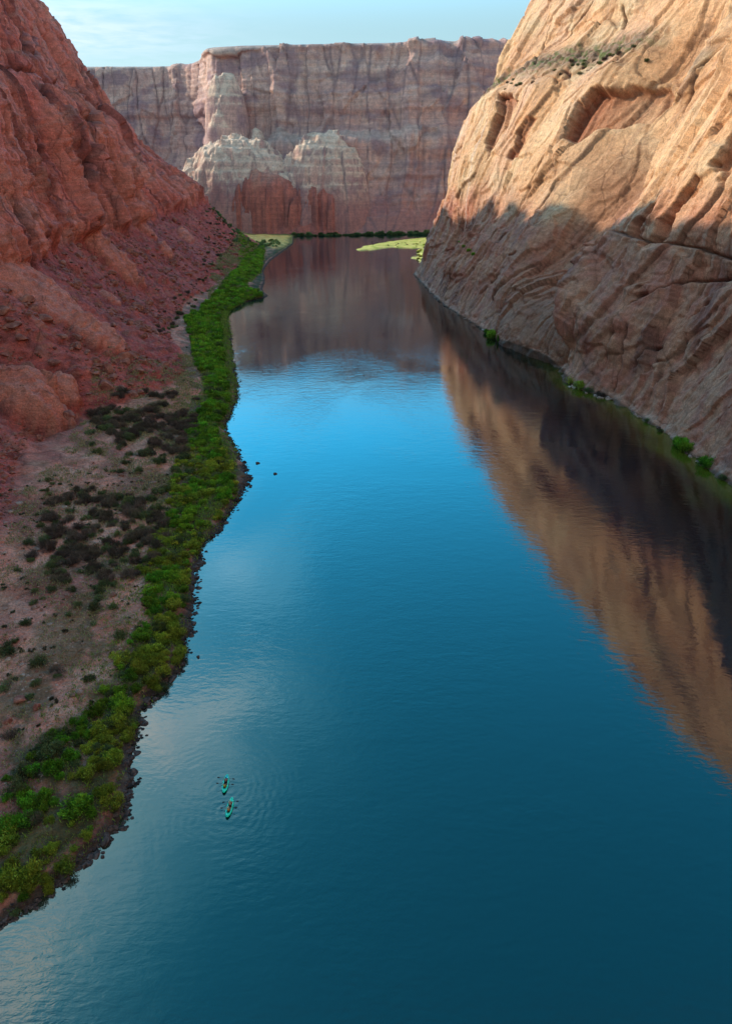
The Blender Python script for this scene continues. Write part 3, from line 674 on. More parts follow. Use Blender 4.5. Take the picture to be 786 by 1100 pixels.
def bush_arrays(r, n, lw, ll, lobes, up, ca, cb, flat=.75, inner=.25, seed=0, stems=0):
    """leaf shaped faces spread through a lumpy dome of width 2 and height ~flat*1.6"""
    g = np.random.default_rng(seed)
    a = g.uniform(0, 2*PI, lobes); rr = np.sqrt(g.uniform(0, 1, lobes))*.68
    lc = np.stack([rr*np.cos(a), rr*np.sin(a), flat*(.35+.75*g.uniform(.2, 1, lobes)*(1-rr*.6))], 1); lr = g.uniform(.24, .42, lobes)
    k = g.integers(0, lobes, n); d = g.normal(size=(n, 3)); d /= np.linalg.norm(d, axis=1, keepdims=True)
    q = g.uniform(inner, 1.08, n)**.6
    p = lc[k]+d*(lr[k]*q)[:, None]; p[:, 2] = np.maximum(p[:, 2]*1.0, .02)
    low = g.uniform(0, 1, n) < .22                                   # skirts down to the ground
    p[low, 2] *= g.uniform(0, .6, low.sum())
    ax = d*.6+g.normal(size=(n, 3))*.45; ax[:, 2] += up; ax /= np.linalg.norm(ax, axis=1, keepdims=True)
    sd_ = np.cross(ax, g.normal(size=(n, 3))); sd_ /= np.linalg.norm(sd_, axis=1, keepdims=True)
    l = ll*g.uniform(.6, 1.3, n)[:, None]; w = lw*g.uniform(.6, 1.3, n)[:, None]
    V = np.stack([p-ax*l*.5, p+sd_*w*.5, p+ax*l*.5, p-sd_*w*.5], 1).reshape(-1, 3)
    F = np.arange(4*n).reshape(n, 4)
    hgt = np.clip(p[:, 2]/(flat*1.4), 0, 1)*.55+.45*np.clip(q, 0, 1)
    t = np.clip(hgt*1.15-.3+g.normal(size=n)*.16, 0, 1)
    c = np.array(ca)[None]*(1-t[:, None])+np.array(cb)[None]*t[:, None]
    return V*r, F, np.repeat(c, 4, axis=0)
KIND = {
 'willow': dict(n=1700, lw=.055, ll=.24, lobes=16, up=.9, ca=(.035, .07, .008), cb=(.30, .52, .03), flat=.75),
 'golden': dict(n=1700, lw=.055, ll=.22, lobes=16, up=.8, ca=(.06, .07, .009), cb=(.52, .54, .045), flat=.7),
 'olive':  dict(n=1500, lw=.05, ll=.16, lobes=15, up=.5, ca=(.04, .045, .02), cb=(.21, .235, .07), flat=.6),
 'brown':  dict(n=1500, lw=.026, ll=.34, lobes=13, up=.7, ca=(.05, .034, .03), cb=(.23, .155, .10), flat=.65),
 'tuft':   dict(n=420, lw=.09, ll=.42, lobes=6, up=.9, ca=(.04, .035, .02), cb=(.17, .15, .075), flat=.5),
 'tree':   dict(n=2200, lw=.07, ll=.14, lobes=22, up=.2, ca=(.05, .10, .04), cb=(.20, .32, .10), flat=.95)}
MESH = {}
for kd, pr in KIND.items():
    MESH[kd] = []
    for v in range(4):
        V, F, c = bush_arrays(1.0, seed=hash_ if (hash_ := 31*v+len(kd)*7+ord(kd[0])) else 0, **pr)
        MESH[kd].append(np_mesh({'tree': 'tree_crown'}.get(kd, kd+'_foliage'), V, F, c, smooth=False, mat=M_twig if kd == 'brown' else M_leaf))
def ground_z(x, y):
    i = int(np.clip(np.searchsorted(uL, y), 0, len(uL)-1)); r = QL[i, 6:]
    o = np.argsort(r[:, 0]); return float(np.interp(x, r[o, 0], r[o, 2]))
NAMES = {'willow': ('willow_bush', 'bush'), 'golden': ('willow_bush', 'bush'), 'olive': ('shrub', 'shrub'), 'brown': ('dry_shrub', 'shrub'), 'tuft': ('scrub_tuft', 'scrub'), 'tree': ('tree', 'tree')}
def plant(kd, x, y, z, r, label, group=None, hz=None):
    n, c = NAMES[kd]
    o = bpy.data.objects.new(n, MESH[kd][random.randrange(4)])
    o.location = (x, y, z-.04*r); o.rotation_euler = (random.uniform(-.12, .12), random.uniform(-.12, .12), random.uniform(0, 6.28))
    h = hz if hz else random.uniform(.75, 1.15); o.scale = (r*random.uniform(.85, 1.2), r*random.uniform(.85, 1.2), r*h)
    return link(o, label, c, group)
def poly_area(L): return .5*abs(sum(L[i][0]*L[i-1][1]-L[i-1][0]*L[i][1] for i in range(len(L))))
def sample(px, dens, z=4, cap=100000, tries=60):
    """scatter points over the ground patch outlined in the survey photograph; dens per square metre"""
    L = [at(*p, z) for p in px]; A = poly_area(L); n = int(min(cap, A*dens)); P = np.array(L)
    out = []; lo, hi = P.min(0), P.max(0)
    while len(out) < n:
        q = rng.uniform(lo, hi, (n*3+20, 2)); m = inside(q[:, 0], q[:, 1], P)
        out += [tuple(v) for v in q[m]]
    return out[:n]
def stuff_bushes(name, items, label, mat, cat='undergrowth'):
    VV, FF, CC = [], [], []; off = 0
    for kd, x, y, z, r in items:
        pr = dict(KIND[kd]); pr['n'] = max(120, int(pr['n']*.16)); pr['lw'] *= 2.2; pr['ll'] *= 1.7
        V, F, c = bush_arrays(r, seed=int(rng.integers(1e6)), **pr)
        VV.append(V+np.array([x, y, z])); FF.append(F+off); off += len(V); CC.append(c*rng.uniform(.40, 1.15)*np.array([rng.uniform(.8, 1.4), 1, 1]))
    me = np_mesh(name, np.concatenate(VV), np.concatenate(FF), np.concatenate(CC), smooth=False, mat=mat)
    link(bpy.data.objects.new(name, me), label, cat, None, 'stuff')

# --- willow thicket on the left bank
W1 = [(0, 980), (60, 940), (102, 900), (130, 855), (128, 800), (148, 765), (190, 705), (200, 650), (202, 600), (230, 558), (256, 522), (250, 495), (230, 462), (245, 428), (238, 370), (234, 335), (284, 316), (262, 308), (279, 292), (284, 268), (258, 268), (258, 290), (232, 318), (216, 335), (200, 345), (214, 400), (225, 430), (208, 450), (196, 490), (175, 520), (182, 560), (150, 610), (160, 650), (140, 690), (120, 720), (100, 770), (60, 790), (20, 830), (0, 850)]
pts = []
for x, y in sample(W1, .34, 3):
    b = float(np.interp(y, uL, bk))
    if x > b-.1: continue
    if float(fbm(np.array([x/7]), np.array([y/11]), 2, 905)[0]) < -.52 and x < b-3: continue
    d = math.hypot(x, y)
    r = random.choice([random.uniform(.6, 1.2), random.uniform(1.0, 2.4)])*(1.0 if y < 260 else 1.35)
    kd = 'golden' if (float(fbm(np.array([x/11]), np.array([y/16]), 2, 900)[0]) > -.05 and y < 230) or y > 5000 else 'willow'
    if random.random() < .17: kd = 'olive'
    pts.append((r/d, kd, x, y, ground_z(x, y), r))
pts.sort(key=lambda q: -q[0])
cnt = {}; rest = []
for s_, kd, x, y, z, r in pts:
    nm = NAMES[kd][0]; cnt[nm] = cnt.get(nm, 0)
    if cnt[nm] < (290 if nm == 'willow_bush' else 45):
        cnt[nm] += 1
        if kd == 'olive': plant(kd, x, y, z, r, 'grey-green shrub mixed into the green willow thicket along the left bank', 'grey-green shrubs in the willow thicket')
        elif kd == 'golden': plant(kd, x, y, z, r, 'yellow-green willow bush in the thicket along the left water edge', 'yellow-green willows on the left bank', random.uniform(.7, 1.0))
        else: plant(kd, x, y, z, r, 'bright green willow bush in the thicket along the left water edge', 'bright green willows on the left bank', random.uniform(.75, 1.1))
    else: rest.append((kd, x, y, z, r))
stuff_bushes('distant_thicket', rest, 'bright green strip of willow thicket along the far reach of the left bank', M_leaf, 'thicket')
print('willow', cnt, len(rest))
# --- grass and herbs: nobody could count them, one object
def grass():
    n = 26000; VV, CC = [], []
    P = []
    for poly, dn in ((W1, 1.0), ([(0, 560), (60, 510), (110, 430), (215, 380), (228, 300), (262, 262), (262, 400), (250, 520), (180, 640), (130, 740), (90, 790), (0, 860)], 1.1)):
        P += sample(poly, dn, 4, 60000)
    P = np.array(P); b = np.interp(P[:, 1], uL, bk); gs = b-P[:, 0]
    nz = fbm(P[:, 0]/9, P[:, 1]/12, 3, 930)
    P = P[(gs > .3) & (nz > -.18-.6*(1-ss(4, 26, gs))+.25*ss(25, 60, gs))]; b = np.interp(P[:, 1], uL, bk); gs = b-P[:, 0]
    near_ = 1-ss(6, 26, gs)
    z = np.array([ground_z(x, y) for x, y in P])
    g = np.random.default_rng(5); V, F, K = [], [], []
    m = 7
    base = np.repeat(np.column_stack([P, z]), m, axis=0); N = len(base); sc_ = np.repeat(.6+.5*g.random(len(P)), m)*(1+np.repeat(P[:, 1], m)/300)
    base[:, :2] += g.normal(size=(N, 2))*.35*sc_[:, None]; a = g.uniform(0, 2*PI, N); ln_ = .45*sc_*g.uniform(.5, 1.2, N); w_ = .07*sc_
    lean_ = g.normal(size=(N, 2))*.35*ln_[:, None]; top = base+np.column_stack([lean_, ln_]); mid = (base+top)/2; sdv = np.column_stack([np.cos(a), np.sin(a), np.zeros(N)])*w_[:, None]
    V = np.stack([base, mid+sdv, top, mid-sdv], 1).reshape(-1, 3); F = np.arange(4*N).reshape(N, 4)
    green = np.array([.20, .30, .03]); straw = np.array([.44, .34, .16]); dk = np.array([.06, .09, .02])
    t = np.clip(np.repeat(near_, m)+g.normal(size=N)*.25, 0, 1)[:, None]; c = straw*(1-t)+green*t; u_ = g.random(N)[:, None]**1.5*.7; c = c*(1-u_)+dk*u_
    me = np_mesh('bank_grass', V, F, np.repeat(c, 4, axis=0), smooth=False, mat=M_leaf)
    link(bpy.data.objects.new('bank_grass', me), 'green and straw coloured grass and herbs covering the left bank', 'grass', None, 'stuff')
grass()
# --- dry brush patches and shrubs of the terrace
def scatter(px, kd, dens, r0, r1, label, group, cap=300, z=6, keep=lambda x, y: True):
    for x, y in sample(px, dens, z, cap):
        if x > float(np.interp(y, uL, bk))-2.5 or not keep(x, y): continue
        plant(kd, x, y, ground_z(x, y), random.uniform(r0, r1), label, group)
B1 = [(28, 600), (50, 545), (95, 520), (165, 530), (185, 560), (150, 612), (112, 640), (60, 622)]
B2 = [(92, 450), (140, 428), (215, 424), (212, 450), (195, 482), (150, 487), (112, 472)]
scatter(B1, 'brown', .085, 1.2, 2.6, 'leafless brown-grey shrub in the dry brush patch behind the green bank', 'dry shrubs in the middle terrace patch')
scatter(B2, 'brown', .055, 1.6, 3.2, 'dark leafless shrub in the brush patch below the scree toe', 'dry shrubs in the upper terrace patch', 120)
scatter(B1, 'olive', .045, 1.0, 2.0, 'grey-olive shrub growing among the dry brown brush', 'olive shrubs among the brown brush')
scatter([(80, 480), (110, 440), (215, 440), (215, 520), (150, 560), (90, 520)], 'olive', .02, 1.2, 2.8, 'olive shrub between the dry brush and the bright green willows', 'olive shrubs behind the willows', 55)
scatter([(0, 540), (60, 520), (170, 560), (160, 640), (130, 720), (90, 770), (0, 840)], 'olive', .016, .7, 1.7, 'low olive shrub on the pink sandy terrace', 'olive shrubs on the sandy terrace', 60)
scatter([(0, 540), (90, 500), (190, 500), (170, 640), (140, 720), (100, 780), (0, 860)], 'tuft', .16, .28, .75, 'small dry grass tuft dotting the pink sandy terrace', 'dry tufts on the sandy terrace', 200)
scatter([(170, 380), (200, 345), (235, 300), (255, 268), (225, 262), (222, 300), (180, 340)], 'olive', .03, 1.2, 3.0, 'dusty grey-green shrub on the narrow far terrace', 'shrubs on the far terrace', 80)
scatter([(225, 270), (255, 262), (300, 258), (300, 266), (262, 276)], 'tree', .008, 2, 4, 'dark green tree on the flat at the far end of the left bank', 'trees on the far left flat', 90, 3)
for px, py, kd, r, lab in [(4, 690, 'olive', 2.6, 'dark green shrub cut by the left edge of the picture, halfway up the terrace'), (38, 700, 'olive', 2.2, 'wide dark shrub just right of the one at the left edge'),
                           (60, 705, 'brown', 1.7, 'dry twiggy shrub beside the wide dark shrub'), (80, 757, 'willow', 1.7, 'round green bush standing alone above the thicket'),
                           (48, 792, 'olive', 2.9, 'largest grey-olive bush, at the inner side of the lower thicket'), (22, 812, 'olive', 2.0, 'olive bush left of the largest one'),
                           (5, 775, 'brown', 1.6, 'dry grey shrub near the left edge above the lower thicket'), (100, 640, 'olive', 1.8, 'olive shrub at the lower rim of the middle brush patch'),
                           (128, 668, 'olive', 2.0, 'broad low shrub on the sandy terrace beside the willows'), (30, 860, 'brown', 1.8, 'dry grey bush in a gap of the lower green thicket')]:
    x, y = at(px, py, 7); plant(kd, x, y, ground_z(x, y), r, lab)
scatter([(165, 385), (200, 340), (238, 296), (256, 268), (222, 262), (218, 302), (176, 340)], 'brown', .03, 1.2, 2.8, 'dry brown shrub on the narrow far terrace', 'dry shrubs on the far terrace', 70)
# scrub on the scree
scatter([(0, 330), (60, 310), (150, 300), (230, 300), (225, 400), (120, 440), (0, 500)], 'tuft', .012, .4, .9, 'small dusty tuft growing on the red scree slope', 'tufts on the scree', 60, 25)
# --- far bank trees
k_ = 0
for i in range(95):
    x = -132+290*(i+random.uniform(-.4, .4))/95; y = float(np.interp(x, [-132, -20, 60, 158], [1322, 1338, 1358, 1366]))-random.uniform(-14, 10)
    r = random.choice([random.uniform(2.0, 4.0), random.uniform(3.5, 8.0)])
    plant('tree', x, y, -.3, r, 'dark tree in the row lining the foot of the far wall', 'trees along the foot of the far wall', random.uniform(.5, 1.0))
# --- right bank plants, one reading each
bkR = table(uR, stR, XR[0], 3)
def on_right(px, py, kd, r, lab, group=None):
    x, y = at(px, py, .6); x = min(x, float(np.interp(y, uR, bkR))-1.0)
    plant(kd, x, y, .2, r*(2.0 if y > 290 else 1.6), lab, group)
for px, py, kd, r, lab in [(533, 362, 'willow', 2.6, 'green bush at the waterline left of the round buttress foot'), (541, 366, 'willow', 2.2, 'smaller green bush close to the buttress foot, right of a larger one'), (524, 357, 'willow', 1.6, 'small green bush at the waterline, leftmost of the buttress group'),
                           (602, 388, 'willow', 1.7, 'green bush in the cleft between the round buttress and the tall fin'),
                           (624, 410, 'golden', 2.1, 'yellow-green bush on the stony spit below the tall fin, left one'), (634, 416, 'golden', 2.3, 'yellow-green bush in the middle of the stony spit'), (646, 420, 'olive', 1.8, 'grey-green bush in the right half of the stony spit'), (656, 424, 'brown', 1.6, 'dry twiggy bush at the right end of the stony spit'),
                           (700, 452, 'olive', 1.0, 'low shrub on the pale ledge right of the stony spit'), (716, 462, 'olive', 1.0, 'low shrub farther right on the pale ledge at the waterline'),
                           (747, 476, 'willow', 1.8, 'green bush at the left end of the lower right thicket'), (758, 480, 'willow', 2.2, 'rounded green bush second from the left in the lower right thicket'), (770, 484, 'willow', 2.0, 'green bush in the middle of the lower right thicket'), (766, 496, 'olive', 1.6, 'grey-green shrub at the water edge of the lower right thicket'), (781, 500, 'willow', 2.1, 'green bush near the right picture edge in the thicket'), (779, 513, 'olive', 1.5, 'grey shrub lowest in the right thicket'), (785, 480, 'willow', 2.0, 'green bush at the right picture edge, topmost of the thicket')]:
    on_right(px, py, kd, r, lab)
for i in range(24):
    x, y = at(random.uniform(398, 462), random.uniform(261, 266)); plant('tuft', x, y, 1.0, random.uniform(.8, 1.9), 'low tuft on the sunlit sand bar', 'tufts on the sand bar')
for i in range(26):
    x, y = at(random.uniform(447, 462), random.uniform(262, 280)); plant('golden', x, y, .5, random.uniform(1.5, 3.2), 'yellow-green bush at the right end of the sunlit sand bar', 'bushes on the sand bar')
# brush on the high ledge
for i in range(80):
    t_ = random.random(); px = 535+150*t_; py = 98-52*t_+random.uniform(-5, 7)
    q = (svR.px-px)**2+(svR.py-py)**2; j = int(np.argmin(q)); v = QR.reshape(-1, 3)[j]
    plant('olive' if i % 2 else 'brown', v[0], v[1], v[2], random.uniform(1.3, 2.6), 'small shrub on the high brushy ledge of the right wall', 'shrubs on the high ledge')
for px, py in [(503, 268), (508, 272), (512, 276), (498, 262)]:
    q = (svR.px-px)**2+(svR.py-py)**2; j = int(np.argmin(q)); v = QR.reshape(-1, 3)[j]
    plant('willow', v[0]-1, v[1], v[2], 2.2, 'green bush in the gully low on the far part of the right wall', 'bushes in the right wall gully')

# --- stones
def stone_mesh(name, seed, c0, c1, sq=.65):
    g = random.Random(seed); bm = bmesh.new(); bmesh.ops.create_icosphere(bm, subdivisions=3, radius=1)
    pl = [(Vector((g.gauss(0, 1), g.gauss(0, 1), g.gauss(0, 1))).normalized(), g.uniform(.55, .85)) for _ in range(11)]
    for v in bm.verts:
        for n_, d_ in pl:
            k = v.co.dot(n_)
            if k > d_: v.co -= n_*(k-d_)*.92
    V = np.array([v.co[:] for v in bm.verts]); F = np.array([[v.index for v in f.verts] for f in bm.faces]); bm.free()
    nn = fbm(V[:, 0]*1.6+V[:, 2]+seed, V[:, 1]*1.6-V[:, 2], 4, seed)
    V = V*(1+.10*nn[:, None]); V[:, 2] *= sq
    t = np.clip(.5+.9*nn, 0, 1)[:, None]
    return np_mesh(name, V, F, np.array(c0)*(1-t)+np.array(c1)*t, smooth=False, mat=M_stone)
RED = [stone_mesh('boulder_rock', i, (.22, .065, .045), (.42, .16, .105), random.uniform(.55, .85)) for i in range(6)]
DARK = [stone_mesh('wet_stone', 20+i, (.035, .024, .02), (.16, .095, .075), random.uniform(.45, .75)) for i in range(6)]
PALE = [stone_mesh('pale_stone', 40+i, (.30, .17, .13), (.48, .32, .25), random.uniform(.45, .75)) for i in range(4)]
def stone(name, meshes, x, y, z, r, lab, group=None):
    o = bpy.data.objects.new(name, random.choice(meshes)); o.location = (x, y, z); o.rotation_euler = (random.uniform(-.3, .3), random.uniform(-.3, .3), random.uniform(0, 6.28))
    o.scale = (r*random.uniform(.8, 1.3), r*random.uniform(.7, 1.1), r*random.uniform(.7, 1.1)); return link(o, lab, 'boulder' if name == 'boulder' else 'stone', group)
# scree: the largest blocks as things, the rest as one rubble mesh
def scree_pts(n):
    i = rng.integers(np.searchsorted(uL, 90), np.searchsorted(uL, 1000), n*8); j = rng.integers(0, QL.shape[1], n*8)
    w_ = (talL[i, j] > .8)*ss(-.5, .6, fbm(uL[i]/26, sLn[i, j]/40, 3, 950))*(1-outL[i, j]); m = rng.uniform(0, 1, n*8) < w_
    return QL[i[m], j[m]][:n]
SCR = scree_pts(9000)
rad = .28+.6*rng.pareto(2.1, len(SCR)); rad = np.minimum(rad, np.where(SCR[:, 1] < 230, 1.1, 3.4))
vis = rad/np.hypot(SCR[:, 0], SCR[:, 1]); px_, py_, _ = to_px(SCR); vis = np.where((px_ > -5) & (px_ < 800), vis, 0); od = np.argsort(-vis)
for k in od[:260]:
    stone('boulder', RED, *SCR[k], rad[k], 'angular red block lying loose on the scree slope', 'red blocks on the scree slope')
g_s = [(np.array([v.co[:] for v in m.vertices]), np.array([p.vertices[:] for p in m.polygons])) for m in [RED[0], RED[1]]]
def low_stone(seed):
    g = random.Random(seed); bm = bmesh.new(); bmesh.ops.create_icosphere(bm, subdivisions=1, radius=1)
    V = np.array([v.co[:] for v in bm.verts])*np.array([g.uniform(.8, 1.3), g.uniform(.7, 1.1), g.uniform(.5, .8)]); V *= (1+np.random.default_rng(seed).normal(size=(len(V), 1))*.14)
    F = np.array([[v.index for v in f.verts] for f in bm.faces]); bm.free(); return V, F
LS = [low_stone(i) for i in range(8)]
def stuff_stones(name, P, R_, c0, c1, label):
    VV, FF, CC = [], [], []; off = 0
    for k in range(len(P)):
        V, F = LS[k % 8]; a = random.uniform(0, 6.28); ca, sa = math.cos(a), math.sin(a)
        V2 = np.stack([V[:, 0]*ca-V[:, 1]*sa, V[:, 0]*sa+V[:, 1]*ca, V[:, 2]], 1)*R_[k]+P[k]
        t = random.random(); VV.append(V2); FF.append(F+off); off += len(V); CC.append(np.broadcast_to(np.array(c0)*(1-t)+np.array(c1)*t, V2.shape))
    me = np_mesh(name, np.concatenate(VV), np.concatenate(FF), np.concatenate(CC), smooth=False, mat=M_stone)
    link(bpy.data.objects.new(name, me), label, 'rubble', None, 'stuff')
stuff_stones('scree_rubble', SCR[od[260:]], rad[od[260:]], (.18, .05, .035), (.38, .14, .095), 'loose red rubble covering the scree slope on the left')
for px, py, r, lab in [(19, 738, 1.15, 'large rounded red boulder on the terrace near the left edge'), (36, 746, .8, 'smaller red boulder just right of the large one on the terrace'), (5, 760, .9, 'pinkish boulder at the left edge below the large red one')]:
    x, y = at(px, py, 7); stone('boulder', RED, x, y, ground_z(x, y)+.2, r, lab)
TP = np.array([(x, y, 0) for x, y in sample([(0, 540), (90, 500), (190, 500), (170, 640), (140, 720), (100, 780), (0, 860)], .9, 6, 3500)])
TP[:, 2] = [ground_z(x, y) for x, y, _ in TP]
stuff_stones('terrace_gravel', TP, .10+.12*rng.pareto(2.8, len(TP)), (.22, .09, .06), (.46, .28, .20), 'scattered pink gravel and cobbles on the sandy terrace')
# waterline
n_ = 0; SM = []
for i in range(1500):
    y = 55+random.random()**1.6*420; b = float(np.interp(y, uL, bk)); off_ = random.gauss(-.1, .8)
    r = .16+.16*random.paretovariate(2.6); r = min(r, 1.0)
    if off_ > .9 and random.random() < .6: continue
    SM.append((r/y, b+off_, y, max(-.1, -off_*.45)+.02, r))
SM.sort(key=lambda q: -q[0])
for _, x, y, z, r in SM[:190]: stone('shore_stone', DARK, x, y, z, r, 'dark wet stone at the left waterline', 'dark stones along the left waterline')
stuff_stones('shore_cobbles', np.array([q[1:4] for q in SM[190:]]), np.array([q[4] for q in SM[190:]]), (.02, .015, .013), (.10, .06, .05), 'dark wet cobbles along the left waterline')
for px, py, r, lab in [(296, 509, .75, 'small dark rock standing alone in the river, off the left bank'), (277, 498, .7, 'dark rock in the water just off the bank corner'), (213, 706, .55, 'round dark rock in the water halfway down the left bank'),
                       (156, 777, .55, 'dark rock in the water above the kayaks, close to the left bank'), (142, 804, .6, 'dark wedge of rock at the left bank above the kayaks'), (269, 523, .7, 'dark rock at the tip of the green bank corner'), (110, 921, .4, 'small dark rock below the lower thicket'), (262, 496, .6, 'dark rock beside the bank corner, in the notch')]:
    x, y = at(px, py); stone('river_rock', DARK, x, y, .05, r, lab)
for i in range(60):
    y = 205+random.random()**1.3*520; b = float(np.interp(y, uR, table(uR, stR, XR[0], 3)))
    stone('shore_stone', random.choice([PALE, DARK]), b+random.uniform(-1.6, 1.2), y, .1, random.uniform(.4, 1.3), 'broken stone at the foot of the right wall', 'stones at the foot of the right wall')
for i in range(26):
    px = random.uniform(604, 662); x, y = at(px, 408+(px-604)*.42+random.uniform(-4, 5)); stone('shore_stone', PALE, x, y, .15, random.uniform(.5, 1.4), 'pale flat stone of the spit below the tall fin', 'pale stones of the spit')
for i in range(20):
    px = random.uniform(738, 800); x, y = at(px, 484+(px-738)*.75+random.uniform(-3, 5)); stone('shore_stone', PALE, x, y, .15, random.uniform(.35, 1.0), 'pale grey cobble along the lower right thicket', 'cobbles at the lower right thicket')

# ------------------------------------------------------------------ kayaks
def flat_mat(name, c, rough=.5, var=.12, coat=0):
    m, nt, b = new_mat(name); L = nt.links.new
    tc = nd(nt, 'ShaderNodeTexCoord'); n = nd(nt, 'ShaderNodeTexNoise'); n.inputs['Scale'].default_value = 6; n.inputs['Detail'].default_value = 4; L(tc.outputs['Object'], n.inputs['Vector'])
    mr = nd(nt, 'ShaderNodeMapRange'); mr.inputs[3].default_value = 1-var; mr.inputs[4].default_value = 1+var; L(n.outputs['Fac'], mr.inputs[0])
    vm = nd(nt, 'ShaderNodeVectorMath', operation='SCALE'); vm.inputs[0].default_value = c; L(mr.outputs[0], vm.inputs['Scale']); L(vm.outputs[0], b.inputs['Base Color'])
    b.inputs['Roughness'].default_value = rough; b.inputs['Coat Weight'].default_value = coat; return m
M_teal = flat_mat('turquoise_vinyl', (.0, .80, .46), .35); M_tealb = flat_mat('sky_blue_vinyl', (.02, .52, .62), .35); M_trim = flat_mat('pale_piping', (.35, .85, .60), .4)
M_floor = flat_mat('dark_floor', (.03, .05, .012), .7); M_seat = flat_mat('black_fabric', (.012, .012, .012), .8)
M_skin = flat_mat('skin', (.42, .22, .13), .6); M_yel = flat_mat('yellow_vest', (.55, .50, .03), .6); M_org = flat_mat('orange_vest', (.62, .24, .04), .6); M_tan = flat_mat('beige_shirt', (.45, .33, .22), .8); M_rose = flat_mat('dusty_shirt', (.34, .17, .13), .8)
M_hair = flat_mat('dark_hair', (.025, .015, .01), .7); M_short = flat_mat('dark_shorts', (.02, .025, .04), .8); M_hat = flat_mat('straw_hat', (.50, .38, .20), .8); M_pad = flat_mat('black_plastic', (.01, .01, .012), .4)
def bm_obj(name, bm, mat, parent=None, smooth=True):
    bmesh.ops.recalc_face_normals(bm, faces=bm.faces)
    me = bpy.data.meshes.new(name); bm.to_mesh(me); bm.free(); me.materials.append(mat)
    for p in me.polygons: p.use_smooth = smooth
    o = bpy.data.objects.new(name, me); col.objects.link(o)
    if parent: o.parent = parent
    return o
HL, HB, TR = 1.72, .37, .155
def outline(a, k=1.0):
    c, s = math.cos(a), math.sin(a)
    x = HB*math.copysign(abs(c)**.95, c)*k; y = HL*math.copysign(abs(s)**.80, s)*(1-(1-k)*.22)
    x *= 1-.35*abs(y/HL)**3
    return x, y, .13+.20*abs(y/HL)**3.5
def ring_tube(k, rad_, dz=0, seg=72, m=12, hump=1.0):
    bm = bmesh.new(); rows = []
    for i in range(seg):
        a = 2*PI*i/seg; p = Vector(outline(a, k)); p2 = Vector(outline(a+.02, k)); t = (p2-p).normalized(); up = Vector((0, 0, 1)); sd_ = t.cross(up).normalized(); up = sd_.cross(t)
        rows.append([bm.verts.new(p+Vector((0, 0, dz))+sd_*math.cos(2*PI*j/m)*rad_+up*math.sin(2*PI*j/m)*rad_*hump) for j in range(m)])
    for i in range(seg):
        for j in range(m): bm.faces.new((rows[i][j], rows[(i+1) % seg][j], rows[(i+1) % seg][(j+1) % m], rows[i][(j+1) % m]))
    return bm
def tube_bm(bm, pts, rads, m=8):
    rows = []
    for i, p in enumerate(pts):
        p = Vector(p); t = (Vector(pts[min(i+1, len(pts)-1)])-Vector(pts[max(i-1, 0)])).normalized(); s_ = t.orthogonal().normalized(); u_ = t.cross(s_)
        rows.append([bm.verts.new(p+(s_*math.cos(2*PI*j/m)+u_*math.sin(2*PI*j/m))*rads[i]) for j in range(m)])
    for i in range(len(rows)-1):
        for j in range(m): bm.faces.new((rows[i][j], rows[i+1][j], rows[i+1][(j+1) % m], rows[i][(j+1) % m]))
    bm.faces.new(rows[0][::-1]); bm.faces.new(rows[-1])
def ellipsoid(bm, c, r, seg=16, rings=10, top=None):
    ret = bmesh.ops.create_uvsphere(bm, u_segments=seg, v_segments=rings, radius=1)
    for v in ret['verts']: v.co = Vector((c[0]+v.co.x*r[0], c[1]+v.co.y*r[1], c[2]+v.co.z*r[2]))
    return ret['verts']
def kayak(loc, rz, label, bow_mat):
    root = bpy.data.objects.new('kayak', None); root.empty_display_size = .3; root.location = loc; root.rotation_euler = (0, 0, rz)
    link(root, label, 'kayak', 'turquoise inflatable kayaks on the river')
    hull = bm_obj('hull', ring_tube(1.0, TR), M_teal, root)
    bm_obj('piping', ring_tube(.86, .022, TR*.93), M_trim, hull)
    bm = bmesh.new()                                                 # floor between the tubes
    g = [[bm.verts.new((x*(HB*.95)*(1-.35*abs(y)**3)*math.sqrt(max(.02, 1-abs(y)**2.2)), y*HL*.93, .10+.16*abs(y)**3.5+.012*math.sin(x*14))) for x in np.linspace(-1, 1, 13)] for y in np.linspace(-1, 1, 25)]
    for i in range(24):
        for j in range(12): bm.faces.new((g[i][j], g[i+1][j], g[i+1][j+1], g[i][j+1]))
    bm_obj('floor', bm, M_floor, root)
    for sg_, mt in ((1, bow_mat), (-1, M_teal)):                     # spray decks over bow and stern
        bm = bmesh.new(); g = []
        for i in range(11):
            y = 1.02+(HL*.97-1.02)*i/10; wv = HB*(1-.35*(y/HL)**3)*math.sqrt(max(.015, 1-(y/HL)**2.4))*1.05
            g.append([bm.verts.new((x*wv, sg_*y, .27+.19*(y/HL)**3.5+.05*(1-x*x)-(.035 if i == 0 else 0))) for x in np.linspace(-1, 1, 11)])
        for i in range(10):
            for j in range(10): bm.faces.new((g[i][j], g[i+1][j], g[i+1][j+1], g[i][j+1]))
        dk = bm_obj('deck', bm, mt, root)
        bm = bmesh.new(); tube_bm(bm, [(-.05, sg_*1.58, .47), (-.03, sg_*1.62, .51), (.03, sg_*1.62, .51), (.05, sg_*1.58, .47)], [.012]*4); bm_obj('handle', bm, M_seat, dk)
    for y in (-.72, .38):
        bm = bmesh.new(); v = ellipsoid(bm, (0, y, .19), (.24, .25, .075)); s1 = bm_obj('seat', bm, M_seat, root)
        bm = bmesh.new(); vs = ellipsoid(bm, (0, y-.24, .38), (.235, .055, .20))
        for q in vs: q.co.y += -.25*(q.co.z-.3)+.5*q.co.x**2
        bm_obj('backrest', bm, M_seat, s1)
    bm = bmesh.new()
    vs = ellipsoid(bm, (0, -1.5, -.06), (.012, .16, .14)); bm_obj('fin', bm, M_seat, root)
    return root
